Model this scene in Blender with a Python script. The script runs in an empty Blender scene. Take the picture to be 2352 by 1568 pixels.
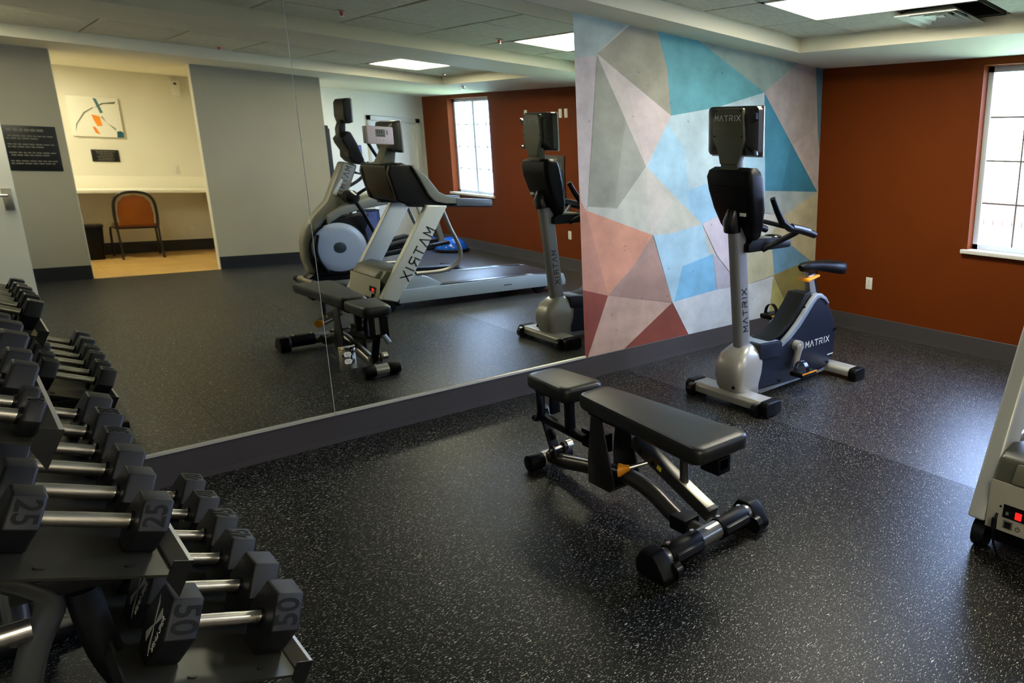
import bpy, bmesh, math, random
from mathutils import Vector, Matrix, Euler
random.seed(7)
SC = bpy.context.scene
COL = SC.collection
R = math.radians

# ---------------------------------------------------------------- camera
PX = 2352.0
CAM_LOC = Vector((-2.6796, -3.9874, 1.55))
YAW, PIT, ROL = 0.90826, 0.22763, 0.03817
FPX, SX, SY = 1536.76, 654.48, -49.07
fw = Vector((math.sin(YAW)*math.cos(PIT), math.cos(YAW)*math.cos(PIT), -math.sin(PIT)))
rt = Vector((math.cos(YAW), -math.sin(YAW), 0)); up = rt.cross(fw)
r2 = rt*math.cos(ROL) + up*math.sin(ROL); u2 = up*math.cos(ROL) - rt*math.sin(ROL)
cd = bpy.data.cameras.new('camera'); cam = bpy.data.objects.new('camera', cd); COL.objects.link(cam)
cd.sensor_fit = 'HORIZONTAL'; cd.sensor_width = 36.0; cd.lens = FPX/PX*36.0
cd.shift_x = -SX/PX; cd.shift_y = SY/PX; cd.clip_start = 0.02; cd.clip_end = 200
M = Matrix((r2, u2, -fw)).transposed().to_4x4(); M.translation = CAM_LOC
cam.matrix_world = M
SC.camera = cam

# ---------------------------------------------------------------- view
vs = SC.view_settings
SC.display_settings.display_device = 'sRGB'
vs.view_transform = 'Standard'; vs.look = 'None'; vs.gamma = 1.0; vs.use_curve_mapping = False
vs.exposure = 0.36
SC.cycles.max_bounces = 9; SC.cycles.diffuse_bounces = 4; SC.cycles.glossy_bounces = 4; SC.cycles.transparent_max_bounces = 8

# ---------------------------------------------------------------- world (hazy bright daytime sky)
wd = bpy.data.worlds.new('world'); SC.world = wd; wd.use_nodes = True
bg = wd.node_tree.nodes['Background']
bg.inputs['Color'].default_value = (0.42, 0.57, 1.0, 1); bg.inputs['Strength'].default_value = 30.0
PANEL_E = 25.0      # ceiling light panels
SIDE_E = 95.0      # small unseen lamps added in the alcove and the back passage

# ---------------------------------------------------------------- materials
def s2l(c):
    return tuple(((v/255)/12.92 if v/255 <= .04045 else ((v/255+.055)/1.055)**2.4) for v in c) + (1,)
MATS = {}
def mat(name, rgb, rough=.5, metal=0.0, noise=0.0, nscale=8.0, bump=0.0, bscale=60.0, spec=.5, coat=0.0, emit=None, estr=0.0):
    if name in MATS: return MATS[name]
    m = bpy.data.materials.new(name); m.use_nodes = True
    nt = m.node_tree; b = nt.nodes['Principled BSDF']
    c = s2l(rgb)
    b.inputs['Base Color'].default_value = c; b.inputs['Roughness'].default_value = rough
    b.inputs['Metallic'].default_value = metal; b.inputs['Specular IOR Level'].default_value = spec
    b.inputs['Coat Weight'].default_value = coat
    if emit:
        b.inputs['Emission Color'].default_value = s2l(emit); b.inputs['Emission Strength'].default_value = estr
    if noise or bump:
        tc = nt.nodes.new('ShaderNodeTexCoord')
    if noise:
        n = nt.nodes.new('ShaderNodeTexNoise'); n.inputs['Scale'].default_value = nscale; n.inputs['Detail'].default_value = 6
        nt.links.new(tc.outputs['Object'], n.inputs['Vector'])
        rp = nt.nodes.new('ShaderNodeMapRange'); rp.inputs[1].default_value = .3; rp.inputs[2].default_value = .7
        rp.inputs[3].default_value = 1-noise; rp.inputs[4].default_value = 1+noise
        nt.links.new(n.outputs[0], rp.inputs[0])
        mx = nt.nodes.new('ShaderNodeVectorMath'); mx.operation = 'SCALE'; mx.inputs[0].default_value = c[:3]
        nt.links.new(rp.outputs[0], mx.inputs['Scale']); nt.links.new(mx.outputs[0], b.inputs['Base Color'])
    if bump:
        n2 = nt.nodes.new('ShaderNodeTexNoise'); n2.inputs['Scale'].default_value = bscale; n2.inputs['Detail'].default_value = 3
        nt.links.new(tc.outputs['Object'], n2.inputs['Vector'])
        bp = nt.nodes.new('ShaderNodeBump'); bp.inputs['Strength'].default_value = bump; bp.inputs['Distance'].default_value = .002
        nt.links.new(n2.outputs[0], bp.inputs['Height']); nt.links.new(bp.outputs[0], b.inputs['Normal'])
    MATS[name] = m; return m

def floor_mat(name, base, rough, seed, spec=.3):
    m = bpy.data.materials.new(name); m.use_nodes = True; nt = m.node_tree; b = nt.nodes['Principled BSDF']
    tc = nt.nodes.new('ShaderNodeTexCoord'); 
    def flecks(scale, thr, sx, rot, off):
        mp = nt.nodes.new('ShaderNodeMapping'); mp.inputs['Rotation'].default_value = (0, 0, rot)
        mp.inputs['Scale'].default_value = (sx, 1, 1); mp.inputs['Location'].default_value = (off+seed, off*2, 0)
        nt.links.new(tc.outputs['Object'], mp.inputs['Vector'])
        ns = nt.nodes.new('ShaderNodeTexNoise'); ns.inputs['Scale'].default_value = 40; ns.inputs['Detail'].default_value = 1
        nt.links.new(mp.outputs[0], ns.inputs['Vector'])
        ad = nt.nodes.new('ShaderNodeVectorMath'); ad.operation = 'MULTIPLY_ADD'
        ad.inputs[1].default_value = (.02, .02, 0); nt.links.new(ns.outputs['Color'], ad.inputs[0]); nt.links.new(mp.outputs[0], ad.inputs[2])
        vo = nt.nodes.new('ShaderNodeTexVoronoi'); vo.voronoi_dimensions = '2D'; vo.inputs['Scale'].default_value = scale
        nt.links.new(ad.outputs[0], vo.inputs['Vector'])
        lt = nt.nodes.new('ShaderNodeMath'); lt.operation = 'LESS_THAN'; lt.inputs[1].default_value = thr
        nt.links.new(vo.outputs['Distance'], lt.inputs[0])
        sp = nt.nodes.new('ShaderNodeSeparateColor'); nt.links.new(vo.outputs['Color'], sp.inputs[0])
        pw = nt.nodes.new('ShaderNodeMath'); pw.operation = 'POWER'; pw.inputs[1].default_value = 4.2
        nt.links.new(sp.outputs[0], pw.inputs[0])
        mu = nt.nodes.new('ShaderNodeMath'); mu.operation = 'MULTIPLY'
        nt.links.new(lt.outputs[0], mu.inputs[0]); nt.links.new(pw.outputs[0], mu.inputs[1])
        return mu
    f = [flecks(125, .13, .26, .6, .0), flecks(130, .13, .28, 2.1, 3.3), flecks(190, .16, .5, 1.2, 7.7)]
    a = nt.nodes.new('ShaderNodeMath'); a.operation = 'MAXIMUM'; nt.links.new(f[0].outputs[0], a.inputs[0]); nt.links.new(f[1].outputs[0], a.inputs[1])
    a2 = nt.nodes.new('ShaderNodeMath'); a2.operation = 'MAXIMUM'; nt.links.new(a.outputs[0], a2.inputs[0]); nt.links.new(f[2].outputs[0], a2.inputs[1])
    mix = nt.nodes.new('ShaderNodeMix'); mix.data_type = 'RGBA'
    mix.inputs['A'].default_value = base; mix.inputs['B'].default_value = (.78, .75, .64, 1)
    nt.links.new(a2.outputs[0], mix.inputs['Factor']); nt.links.new(mix.outputs['Result'], b.inputs['Base Color'])
    b.inputs['Roughness'].default_value = rough; b.inputs['Specular IOR Level'].default_value = spec
    n2 = nt.nodes.new('ShaderNodeTexNoise'); n2.inputs['Scale'].default_value = 170; n2.inputs['Detail'].default_value = 3
    nt.links.new(tc.outputs['Object'], n2.inputs['Vector'])
    bp = nt.nodes.new('ShaderNodeBump'); bp.inputs['Strength'].default_value = .35; bp.inputs['Distance'].default_value = .003
    nt.links.new(n2.outputs[0], bp.inputs['Height']); nt.links.new(bp.outputs[0], b.inputs['Normal'])
    return m

def attr_mat(name):
    m = bpy.data.materials.new(name); m.use_nodes = True; nt = m.node_tree; b = nt.nodes['Principled BSDF']
    at = nt.nodes.new('ShaderNodeVertexColor'); at.layer_name = 'col'
    tc = nt.nodes.new('ShaderNodeTexCoord')
    n = nt.nodes.new('ShaderNodeTexNoise'); n.inputs['Scale'].default_value = 3.5; n.inputs['Detail'].default_value = 9; n.inputs['Roughness'].default_value = .62
    nt.links.new(tc.outputs['Object'], n.inputs['Vector'])
    rp = nt.nodes.new('ShaderNodeMapRange'); rp.inputs[1].default_value = .32; rp.inputs[2].default_value = .68; rp.inputs[3].default_value = .74; rp.inputs[4].default_value = 1.16
    nt.links.new(n.outputs[0], rp.inputs[0])
    sp = nt.nodes.new('ShaderNodeTexVoronoi'); sp.inputs['Scale'].default_value = 9
    nt.links.new(tc.outputs['Object'], sp.inputs['Vector'])
    lt = nt.nodes.new('ShaderNodeMapRange'); lt.inputs[1].default_value = .02; lt.inputs[2].default_value = .09; lt.inputs[3].default_value = .45; lt.inputs[4].default_value = 1
    nt.links.new(sp.outputs['Distance'], lt.inputs[0])
    mu = nt.nodes.new('ShaderNodeMath'); mu.operation = 'MULTIPLY'; nt.links.new(rp.outputs[0], mu.inputs[0]); nt.links.new(lt.outputs[0], mu.inputs[1])
    mx = nt.nodes.new('ShaderNodeVectorMath'); mx.operation = 'SCALE'
    nt.links.new(at.outputs['Color'], mx.inputs[0]); nt.links.new(mu.outputs[0], mx.inputs['Scale'])
    nt.links.new(mx.outputs[0], b.inputs['Base Color']); b.inputs['Roughness'].default_value = .7
    return m

def emis(name, col, strength):
    m = bpy.data.materials.new(name); m.use_nodes = True; nt = m.node_tree
    for n in list(nt.nodes): nt.nodes.remove(n)
    e = nt.nodes.new('ShaderNodeEmission'); e.inputs[0].default_value = col; e.inputs[1].default_value = strength
    o = nt.nodes.new('ShaderNodeOutputMaterial'); nt.links.new(e.outputs[0], o.inputs[0]); return m

ORANGE = mat('orange_paint', (102, 42, 0), .7, noise=.05, nscale=3, bump=.1, bscale=250, spec=.15)
GREYW = mat('grey_paint', (164, 158, 138), .6, noise=.04, nscale=2, bump=.1, bscale=250)
WHITEW = mat('cream_paint', (226, 222, 205), .6, noise=.03, nscale=2)
CEILP = mat('ceiling_paint', (222, 217, 194), .7, noise=.03, nscale=2)
TILE = mat('ceiling_tile', (206, 204, 184), .85, noise=.1, nscale=30, bump=.4, bscale=200)
TBAR = mat('ceiling_grid', (120, 120, 112), .6)  # grid darkened so the tile gaps read as shadow lines
BASEB = mat('vinyl_base', (66, 62, 63), .5, noise=.06, nscale=4)
WHITEP = mat('white_plastic', (225, 222, 210), .35)
WHITET = mat('white_trim', (215, 212, 200), .4)
BLACK = mat('black_plastic', (9, 9, 10), .45, spec=.17)
BLACKG = mat('black_gloss', (14, 14, 15), .22)
DKMET = mat('dark_frame_metal', (52, 50, 48), .3, metal=.6)
RUBBER = mat('dumbbell_rubber', (24, 24, 26), .5, spec=.35, noise=.12, nscale=20, bump=.12, bscale=300)
RUBTXT = mat('number_shade', (6, 6, 7), .6, spec=.2)  # near-black numerals stand in for the shade inside debossed digits
CHROME = mat('chrome', (222, 216, 206), .3, metal=1.0)
SILVER = mat('silver_paint', (172, 170, 162), .32, metal=.35)
SILVB = mat('silver_blue_paint', (150, 160, 172), .3, metal=.3)
NAVY = mat('navy_shroud', (20, 28, 44), .36, noise=.05, nscale=40)
OLIVE = mat('console_back_grey', (84, 84, 66), .36)
VINYL = mat('bench_vinyl', (30, 30, 28), .36, noise=.05, nscale=12, bump=.2, bscale=350)
YELLOW = mat('orange_accent', (238, 150, 20), .4)
RED = mat('red_switch', (230, 20, 20), .3, emit=(255, 30, 25), estr=1.2)
REDB = mat('red_bulb', (225, 15, 15), .2)
BLUE = mat('bosu_blue', (10, 92, 205), .22, coat=.3)
LOGOW = mat('logo_white', (225, 225, 220), .4)
LOGOK = mat('logo_black', (22, 22, 24), .4)
LCD = mat('lcd_green', (120, 128, 104), .2)
GLASSD = mat('dark_screen', (10, 12, 16), .08)

# ---------------------------------------------------------------- mesh helpers
class MB:
    def __init__(s): s.v = []; s.f = []
    def add(s, vs, fs):
        o = len(s.v); s.v += [tuple(v) for v in vs]; s.f += [tuple(i+o for i in f) for f in fs]; return s
    def box(s, a, b):
        (x0, y0, z0), (x1, y1, z1) = [tuple(map(min, zip(a, b))), tuple(map(max, zip(a, b)))]
        return s.add([(x0,y0,z0),(x1,y0,z0),(x1,y1,z0),(x0,y1,z0),(x0,y0,z1),(x1,y0,z1),(x1,y1,z1),(x0,y1,z1)],
                     [(0,3,2,1),(4,5,6,7),(0,1,5,4),(1,2,6,5),(2,3,7,6),(3,0,4,7)])
    def bar(s, p0, p1, w, h, upv=(0,0,1)):
        p0, p1 = Vector(p0), Vector(p1); d = (p1-p0).normalized(); u = Vector(upv)
        side = d.cross(u).normalized(); u = side.cross(d)
        vs = []
        for p in (p0, p1):
            for a, b in ((-1,-1),(1,-1),(1,1),(-1,1)): vs.append(p+side*a*w/2+u*b*h/2)
        return s.add(vs, [(0,1,2,3),(7,6,5,4),(0,4,5,1),(1,5,6,2),(2,6,7,3),(3,7,4,0)])
    def tube(s, path, r, n=12, cap=True, sub=0):
        path = [Vector(p) for p in path]
        if sub: path = smooth_path(path, sub)
        rs = r if isinstance(r, (list, tuple)) else [r]*len(path)
        if len(rs) != len(path): rs = [rs[0] + (rs[-1]-rs[0])*i/(len(path)-1) for i in range(len(path))]
        t0 = (path[1]-path[0]).normalized(); a = Vector((0,0,1)) if abs(t0.z) < .9 else Vector((1,0,0))
        nrm = t0.cross(a).normalized(); vs = []; fs = []
        for i, p in enumerate(path):
            if i == 0: t = path[1]-path[0]
            elif i == len(path)-1: t = path[-1]-path[-2]
            else: t = (path[i+1]-path[i]).normalized() + (path[i]-path[i-1]).normalized()
            t = t.normalized(); nrm = (nrm - t*nrm.dot(t)).normalized(); bn = t.cross(nrm)
            for k in range(n):
                q = 2*math.pi*k/n; vs.append(p + (nrm*math.cos(q)+bn*math.sin(q))*rs[i])
        for i in range(len(path)-1):
            for k in range(n): fs.append((i*n+k, i*n+(k+1)%n, (i+1)*n+(k+1)%n, (i+1)*n+k))
        if cap: fs.append(tuple(range(n-1,-1,-1))); fs.append(tuple((len(path)-1)*n+k for k in range(n)))
        return s.add(vs, fs)
    def cyl(s, p0, p1, r, r1=None, n=20): return s.tube([p0, p1], [r, r if r1 is None else r1], n)
    def prism(s, poly, axis, a, b):
        # poly: 2D points in the two remaining axes (in x,y,z order); extruded along axis a..b
        def P(u, v, w): return (w, u, v) if axis == 0 else ((u, w, v) if axis == 1 else (u, v, w))
        n = len(poly); vs = [P(u, v, a) for u, v in poly] + [P(u, v, b) for u, v in poly]
        fs = [tuple(range(n)), tuple(range(2*n-1, n-1, -1))] + [(i, i+n, (i+1) % n+n, (i+1) % n) for i in range(n)]
        return s.add(vs, fs)
    def loft(s, rings, cap=True):
        n = len(rings[0]); vs = [p for r in rings for p in r]; fs = []
        for i in range(len(rings)-1):
            for k in range(n): fs.append((i*n+k, i*n+(k+1) % n, (i+1)*n+(k+1) % n, (i+1)*n+k))
        if cap: fs.append(tuple(range(n-1,-1,-1))); fs.append(tuple((len(rings)-1)*n+k for k in range(n)))
        return s.add(vs, fs)
    def lathe(s, prof, o=(0,0,0), n=24, M4=None, cap=True):
        vs = []; fs = []; o = Vector(o)
        for r, z in prof:
            for k in range(n):
                q = 2*math.pi*k/n; p = Vector((r*math.cos(q), r*math.sin(q), z))
                vs.append((M4 @ p if M4 else p) + o)
        for i in range(len(prof)-1):
            for k in range(n): fs.append((i*n+k, i*n+(k+1) % n, (i+1)*n+(k+1) % n, (i+1)*n+k))
        if cap: fs.append(tuple(range(n-1,-1,-1))); fs.append(tuple((len(prof)-1)*n+k for k in range(n)))
        return s.add(vs, fs)
    def mesh(s, name, bevel=0.0, seg=2, ang=35, smooth=True):
        bm = bmesh.new(); vs = [bm.verts.new(v) for v in s.v]
        for f in s.f:
            try: bm.faces.new([vs[i] for i in f])
            except ValueError: pass
        bmesh.ops.remove_doubles(bm, verts=bm.verts, dist=1e-6)
        bmesh.ops.recalc_face_normals(bm, faces=bm.faces)
        if bevel:
            es = [e for e in bm.edges if e.is_manifold and e.calc_face_angle(0) > R(ang)]
            try: bmesh.ops.bevel(bm, geom=es, offset=bevel, segments=seg, profile=.6, affect='EDGES', clamp_overlap=True)
            except Exception: pass
        me = bpy.data.meshes.new(name); bm.to_mesh(me); bm.free()
        if smooth:
            for p in me.polygons: p.use_smooth = True
            me.set_sharp_from_angle(angle=R(38))
        return me

def smooth_path(pts, sub):
    out = []; n = len(pts)
    for i in range(n-1):
        p0 = pts[max(i-1,0)]; p1 = pts[i]; p2 = pts[i+1]; p3 = pts[min(i+2,n-1)]
        for k in range(sub):
            t = k/sub
            out.append(.5*((2*p1)+(p2-p0)*t+(2*p0-5*p1+4*p2-p3)*t*t+(3*p1-p0-3*p2+p3)*t**3))
    out.append(pts[-1]); return out

def rrect(cx, cy, hx, hy, r, n=4):
    pts = []
    for sx, sy, a0 in ((1,1,0),(-1,1,90),(-1,-1,180),(1,-1,270)):
        for k in range(n+1):
            a = R(a0+90*k/n); pts.append((cx+sx*(hx-r)+r*math.cos(a), cy+sy*(hy-r)+r*math.sin(a)))
    return pts

def link(name, me, m, parent=None):
    o = bpy.data.objects.new(name, me); COL.objects.link(o)
    if m is not None and not me.materials: me.materials.append(m)
    if parent is not None:
        o.parent = parent
        if parent.type == 'EMPTY' or parent.get('_w'): o.matrix_parent_inverse = Matrix.Translation(-Vector(parent.get('_o', (0,0,0))))
    return o
def obj(name, mb, m, parent=None, bevel=0.0, seg=2, ang=35, smooth=True):
    return link(name, mb.mesh(name, bevel, seg, ang, smooth), m, parent)
def tag(o, label, cat=None, group=None):
    o['label'] = label
    if cat: o['category'] = cat
    if group: o['group'] = group
    return o
def thing(name, loc, label, cat, group=None):
    e = bpy.data.objects.new(name, None); COL.objects.link(e); e.empty_display_size = .05
    e.location = loc; e['_o'] = list(loc)
    return tag(e, label, cat, group)
def struct(name, mb, m, bevel=0, smooth=False, parent=None):
    o = obj(name, mb, m, parent, bevel, smooth=smooth)
    if parent is None: o['kind'] = 'structure'
    return o

# flat lettering -----------------------------------------------------------
def strokes(poly, t):
    q = []
    for (x0, y0), (x1, y1) in zip(poly[:-1], poly[1:]):
        d = Vector((x1-x0, y1-y0)).normalized(); n = Vector((-d.y, d.x))*t/2; e = d*t*.35
        q.append([(x0-e.x+n.x, y0-e.y+n.y), (x0-e.x-n.x, y0-e.y-n.y), (x1+e.x-n.x, y1+e.y-n.y), (x1+e.x+n.x, y1+e.y+n.y)])
    return q
GLY = {'M': [[(.05,0),(.05,1),(.5,.35),(.95,1),(.95,0)]], 'A': [[(.02,0),(.5,1),(.98,0)]], 'T': [[(0,.95),(1,.95)],[(.5,.95),(.5,0)]],
       'R': [[(.05,0),(.05,.6)],[(.05,.95),(.85,.95),(.95,.8),(.95,.6),(.8,.48),(.25,.48)],[(.5,.48),(.95,0)]], 'I': [[(.5,0),(.5,1)]], 'X': [[(.02,0),(.98,1)],[(.02,1),(.98,0)]],
       'K': [[(.05,0),(.05,1)],[(.95,1),(.2,.5),(.95,0)]]}
def logo(name, word, o, rv, uv, h, m, parent, t=.2, depth=.0012, adv=1.28, w=.95):
    o, rv, uv = Vector(o), Vector(rv).normalized(), Vector(uv).normalized(); nv = rv.cross(uv)
    tot = sum((.72 if c == 'I' else adv) for c in word)*h*w; x = -tot/2; mb = MB()
    for c in word:
        cw = .72 if c == 'I' else adv
        for pl in GLY[c]:
            pp = [((a-(.30 if c == 'I' else 0)), b) for a, b in pl]
            for q in strokes(pp, t):
                vs = [o + rv*(x+a*h*w) + uv*((b-.5)*h) + nv*d for d in (-.0004, depth) for a, b in q]
                mb.add(vs, [(3,2,1,0),(4,5,6,7),(0,1,5,4),(1,2,6,5),(2,3,7,6),(3,0,4,7)])
        x += cw*h*w
    return obj(name, mb, m, parent, smooth=False)
_tm = {}
def text_mesh(s, size, ext=.001):
    k = (s, size, ext)
    if k in _tm: return _tm[k]
    cu = bpy.data.curves.new('t', 'FONT'); cu.body = s; cu.size = size; cu.extrude = ext; cu.align_x = 'CENTER'; cu.align_y = 'CENTER'
    cu.resolution_u = 3; cu.offset = size*.012
    to = bpy.data.objects.new('t', cu); COL.objects.link(to)
    dg = bpy.context.evaluated_depsgraph_get(); me = bpy.data.meshes.new_from_object(to.evaluated_get(dg))
    bpy.data.objects.remove(to); bpy.data.curves.remove(cu); me.name = 'number'
    _tm[k] = me; return me
def frame(o, rv, uv):
    rv, uv = Vector(rv).normalized(), Vector(uv).normalized(); nv = rv.cross(uv)
    m4 = Matrix((rv, uv, nv)).transposed().to_4x4(); m4.translation = Vector(o); return m4
# ================================================================= STRUCTURE
XO, XL = 2.69, -3.15          # orange wall, left wall
ZS, ZT, ZTOP = 2.442, 2.55, 2.68
YG, YA, YW = -6.85, -9.05, -8.5   # grey wall, alcove back, white wall
# --- floor: rubber rolls laid side by side
flb = MB().box((XL-.12, .14, -.12), (XO+.12, -9.2, -.012))
floor = struct('floor', flb, mat('floor_slab', (30, 30, 30), .8))
xs = [XL, -3.0, -1.89, -.78, .33, 1.44, 2.55, XO]
fm = [floor_mat('rubber_floor_a', (.0022, .0022, .0020, 1), .36, 0.0, .22), floor_mat('rubber_floor_b', (.0028, .0028, .0031, 1), .37, 5.0, .62)]
for i in range(len(xs)-1):
    y1 = YG if xs[i] < .69 else YW
    if xs[i] < .69 < xs[i+1]:
        mb = MB().prism([(xs[i]+.0006, 0), (xs[i+1]-.0006, 0), (xs[i+1]-.0006, YW), (.30, YW), (.30, YG-.12), (xs[i]+.0006, YG)], 2, -.012, 0)
    else:
        mb = MB().box((xs[i]+.0006, 0, -.012), (xs[i+1]-.0006, y1, 0))
    obj('rubber_roll', mb, fm[1 if i in (4, 5, 6) else 0], floor, smooth=False)
# --- alcove wood planks
wood = mat('pale_wood_plank', (196, 158, 92), .38, noise=.14, nscale=3)
k = 0; x = -2.3
while x < -.2:
    w = min(.18, -.2-x); y = YG - (.0 if k % 2 else .0)
    ys = [YG, YG-1.25-.35*(k % 2), YA] if k % 3 else [YG, YG-.6, YG-1.7, YA]
    for a, b in zip(ys[:-1], ys[1:]):
        obj('plank', MB().box((x+.0008, a-.0008, -.012), (x+w-.0008, b+.0008, .002)), wood, floor, smooth=False)
    x += w; k += 1
# --- walls
struct('wall_back', MB().box((XL-.12, .12, -.05), (XO+.12, .004, ZTOP)), WHITEW)
def holes_wall(y0, y1, holes, x0, x1):
    mb = MB(); ys = sorted([y0, y1] + [v for h in holes for v in h[:2]])
    for a, b in zip(ys[:-1], ys[1:]):
        hh = [h for h in holes if h[0] <= a+1e-6 and h[1] >= b-1e-6]
        if hh: mb.box((x0, a, -.05), (x1, b, hh[0][2])); mb.box((x0, a, hh[0][3]), (x1, b, ZTOP))
        else: mb.box((x0, a, -.05), (x1, b, ZTOP))
    return mb
WIN = [(-2.93, -1.605, .90, 2.385), (-7.60, -6.29, .90, 2.385)]
struct('wall_right', holes_wall(-9.2, .12, WIN, XO, XO+.16), ORANGE)
struct('wall_left', MB().box((XL, .12, -.05), (XL-.12, -7.0, ZTOP)), GREYW)
gw = MB(); gw.box((XL, YG, -.05), (-1.738, YG-.12, ZTOP)); gw.box((-.612, YG, -.05), (.695, YG-.12, ZTOP))
struct('wall_front', gw, GREYW)
aw = MB(); aw.box((-2.42, YG-.12, -.05), (-2.3, YA-.12, ZTOP)); aw.box((-.2, YG-.12, -.05), (-.08, YA-.12, ZTOP)); aw.box((-2.42, YA, -.05), (-.08, YA-.12, ZTOP))
aw.box((-.6125, YG-.002, -.05), (-.618, YG-.122, ZS)); aw.box((-1.7375, YG-.002, -.05), (-1.732, YG-.122, ZS))
struct('wall_alcove', aw, WHITEW)
ww = MB(); ww.box((.18, YG-.12, -.05), (.30, YW, ZTOP)); ww.box((.18, YW, -.05), (1.83, YW-.12, ZTOP)); ww.box((1.83, YW, 2.05), (2.58, YW-.12, ZTOP)); ww.box((2.58, YW, -.05), (XO, YW-.12, ZTOP))
struct('wall_passage', ww, WHITEW)
# --- ceiling: soffit and beam (plaster), tiles inside the two trays
T1 = (-2.85, 1.872, -2.72, -.36); T2 = (-2.85, 1.872, -5.93, -3.65)
cb = MB()
cb.box((XL-.1, .12, ZS), (XO+.1, T1[3], ZTOP-.02)); cb.box((XL-.1, T1[2], ZS), (XO+.1, T2[3], ZTOP-.02)); cb.box((XL-.1, T2[2], ZS), (XO+.1, -9.2, ZTOP-.02))
for T in (T1, T2):
    cb.box((XL-.1, T[3], ZS), (T[0], T[2], ZTOP-.02)); cb.box((T[1], T[3], ZS), (XO+.1, T[2], ZTOP-.02))
cb.box((XL-.2, .2, ZTOP-.02), (XO+.2, -9.3, ZTOP+.1))
ceil = struct('ceiling', cb, CEILP)
L1 = (.775, 1.365, -2.14, -.90); L2 = (.775, 1.365, -5.46, -4.28); L_ADDED = (-2.765, -2.175, -5.46, -4.28)  # third one is an unseen panel added to brighten the open door
VENT = (1.365, 1.872, -2.10, -1.50)
def tray(T, gx0, gys, skip):
    gx = [T[0]] + [v for v in [gx0 - .59*k for k in range(8, -2, -1)] if T[0]+.05 < v < T[1]-.05] + [T[1]]
    gy = [T[3]] + [v for v in gys if T[2]+.05 < v < T[3]-.05] + [T[2]]
    for a, b in zip(gx[:-1], gx[1:]):
        for c, d in zip(gy[:-1], gy[1:]):
            cx, cy = (a+b)/2, (c+d)/2
            if any(s[0] < cx < s[1] and s[2] < cy < s[3] for s in skip): continue
            dz = random.uniform(0, .004)
            mb = MB().box((a+.008, c-.008, ZT+dz), (b-.008, d+.008, ZT+.02+dz))
            obj('ceiling_tile', mb, TILE, ceil, bevel=.003, seg=1)
    g = MB()
    for v in gx: g.box((v-.011, T[2], ZT+.017), (v+.011, T[3], ZT+.024))
    for v in gy: g.box((T[0], v-.011, ZT+.0175), (T[1], v+.011, ZT+.0245))
    o = obj('ceiling_grid', g, TBAR, ceil, smooth=False); 
tray(T1, 1.365, [-.90, -1.52, -2.14], [L1, VENT])
tray(T2, 1.365, [-4.28, -4.87, -5.46], [L2, L_ADDED])
# --- baseboards
ZB = .158
bprof = [(0, 0), (.009, 0), (.007, .03), (.006, ZB-.003), (.004, ZB), (0, ZB)]
def base_y(name, x0, x1, y, sgn, m=BASEB):
    mb = MB().prism([(y+sgn*a, z) for a, z in bprof], 0, x0, x1); return struct(name, mb, m)
def base_x(name, y0, y1, x, sgn, m=BASEB):
    mb = MB().prism([(x+sgn*a, z) for a, z in bprof], 1, y0, y1); return struct(name, mb, m)
base_y('baseboard_back', XL+.002, XO-.002, .003, -1)
base_x('baseboard_right', -.02, YW, XO, -1)
base_x('baseboard_left', -.02, YG, XL, 1)
BB2 = mat('dark_vinyl_base', (20, 22, 26), .45)
mb = MB().prism([(YG+a, z) for a, z in bprof], 0, XL, -1.738).prism([(YG+a, z) for a, z in bprof], 0, -.612, .695)
struct('baseboard_front', mb, BB2)
struct('baseboard_alcove', MB().prism([(YA+a, z+.003) for a, z in bprof], 0, -2.3, -.2), BB2)
struct('baseboard_passage', MB().prism([(YW+a, z) for a, z in bprof], 0, .30, 1.77), BASEB)
# --- windows
def window(n, y0, y1, z0, z1):
    xw = XO+.10
    fr = MB(); t = .045; ym = (y0+y1)/2
    fr.box((xw, y0, z0), (xw+.055, y0+t, z1)); fr.box((xw, y1-t, z0), (xw+.055, y1, z1))
    fr.box((xw, y0, z0), (xw+.055, y1, z0+t)); fr.box((xw, y0, z1-t), (xw+.055, y1, z1)); fr.box((xw-.008, ym-.032, z0), (xw+.055, ym+.032, z1))
    w = struct('window_%d' % n, fr, mat('window_vinyl', (196, 202, 210), .4))
    mm = mat('muntin_bronze', (112, 104, 92), .5)
    for a, b in ((y0+t, ym-.032), (ym+.032, y1-t)):
        c = (a+b)/2; hz = (z1-z0-2*t)/4
        obj('muntin', MB().box((xw+.018, c-.007, z0+t), (xw+.034, c+.007, z1-t)), mm, w, smooth=False)
        for k in (1, 2, 3):
            z = z0+t+hz*k
            obj('muntin', MB().box((xw+.017, a, z-.007), (xw+.035, b, z+.007)), mm, w, smooth=False)
        for k in range(4):
            for p, q in ((a, c-.007), (c+.007, b)):
                obj('pane', MB().box((xw+.0245, p, z0+t+hz*k+.004), (xw+.0275, q, z0+t+hz*(k+1)-.004)), PANE, w, smooth=False)
    sl = MB().box((XO-.045, y0-.045, z0-.03), (xw+.02, y1+.045, z0+.003))
    obj('window_sill', sl, WHITET, w, bevel=.006)
    return w
PANE = bpy.data.materials.new('window_glass'); PANE.use_nodes = True
_nt = PANE.node_tree
for _n in list(_nt.nodes): _nt.nodes.remove(_n)
_o = _nt.nodes.new('ShaderNodeOutputMaterial'); _t = _nt.nodes.new('ShaderNodeBsdfTransparent'); _t.inputs[0].default_value = (.96, .98, .97, 1)
_g = _nt.nodes.new('ShaderNodeBsdfGlossy'); _g.inputs['Roughness'].default_value = .02; _mx = _nt.nodes.new('ShaderNodeMixShader'); _mx.inputs[0].default_value = .05
_nt.links.new(_t.outputs[0], _mx.inputs[1]); _nt.links.new(_g.outputs[0], _mx.inputs[2]); _nt.links.new(_mx.outputs[0], _o.inputs[0])
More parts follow.
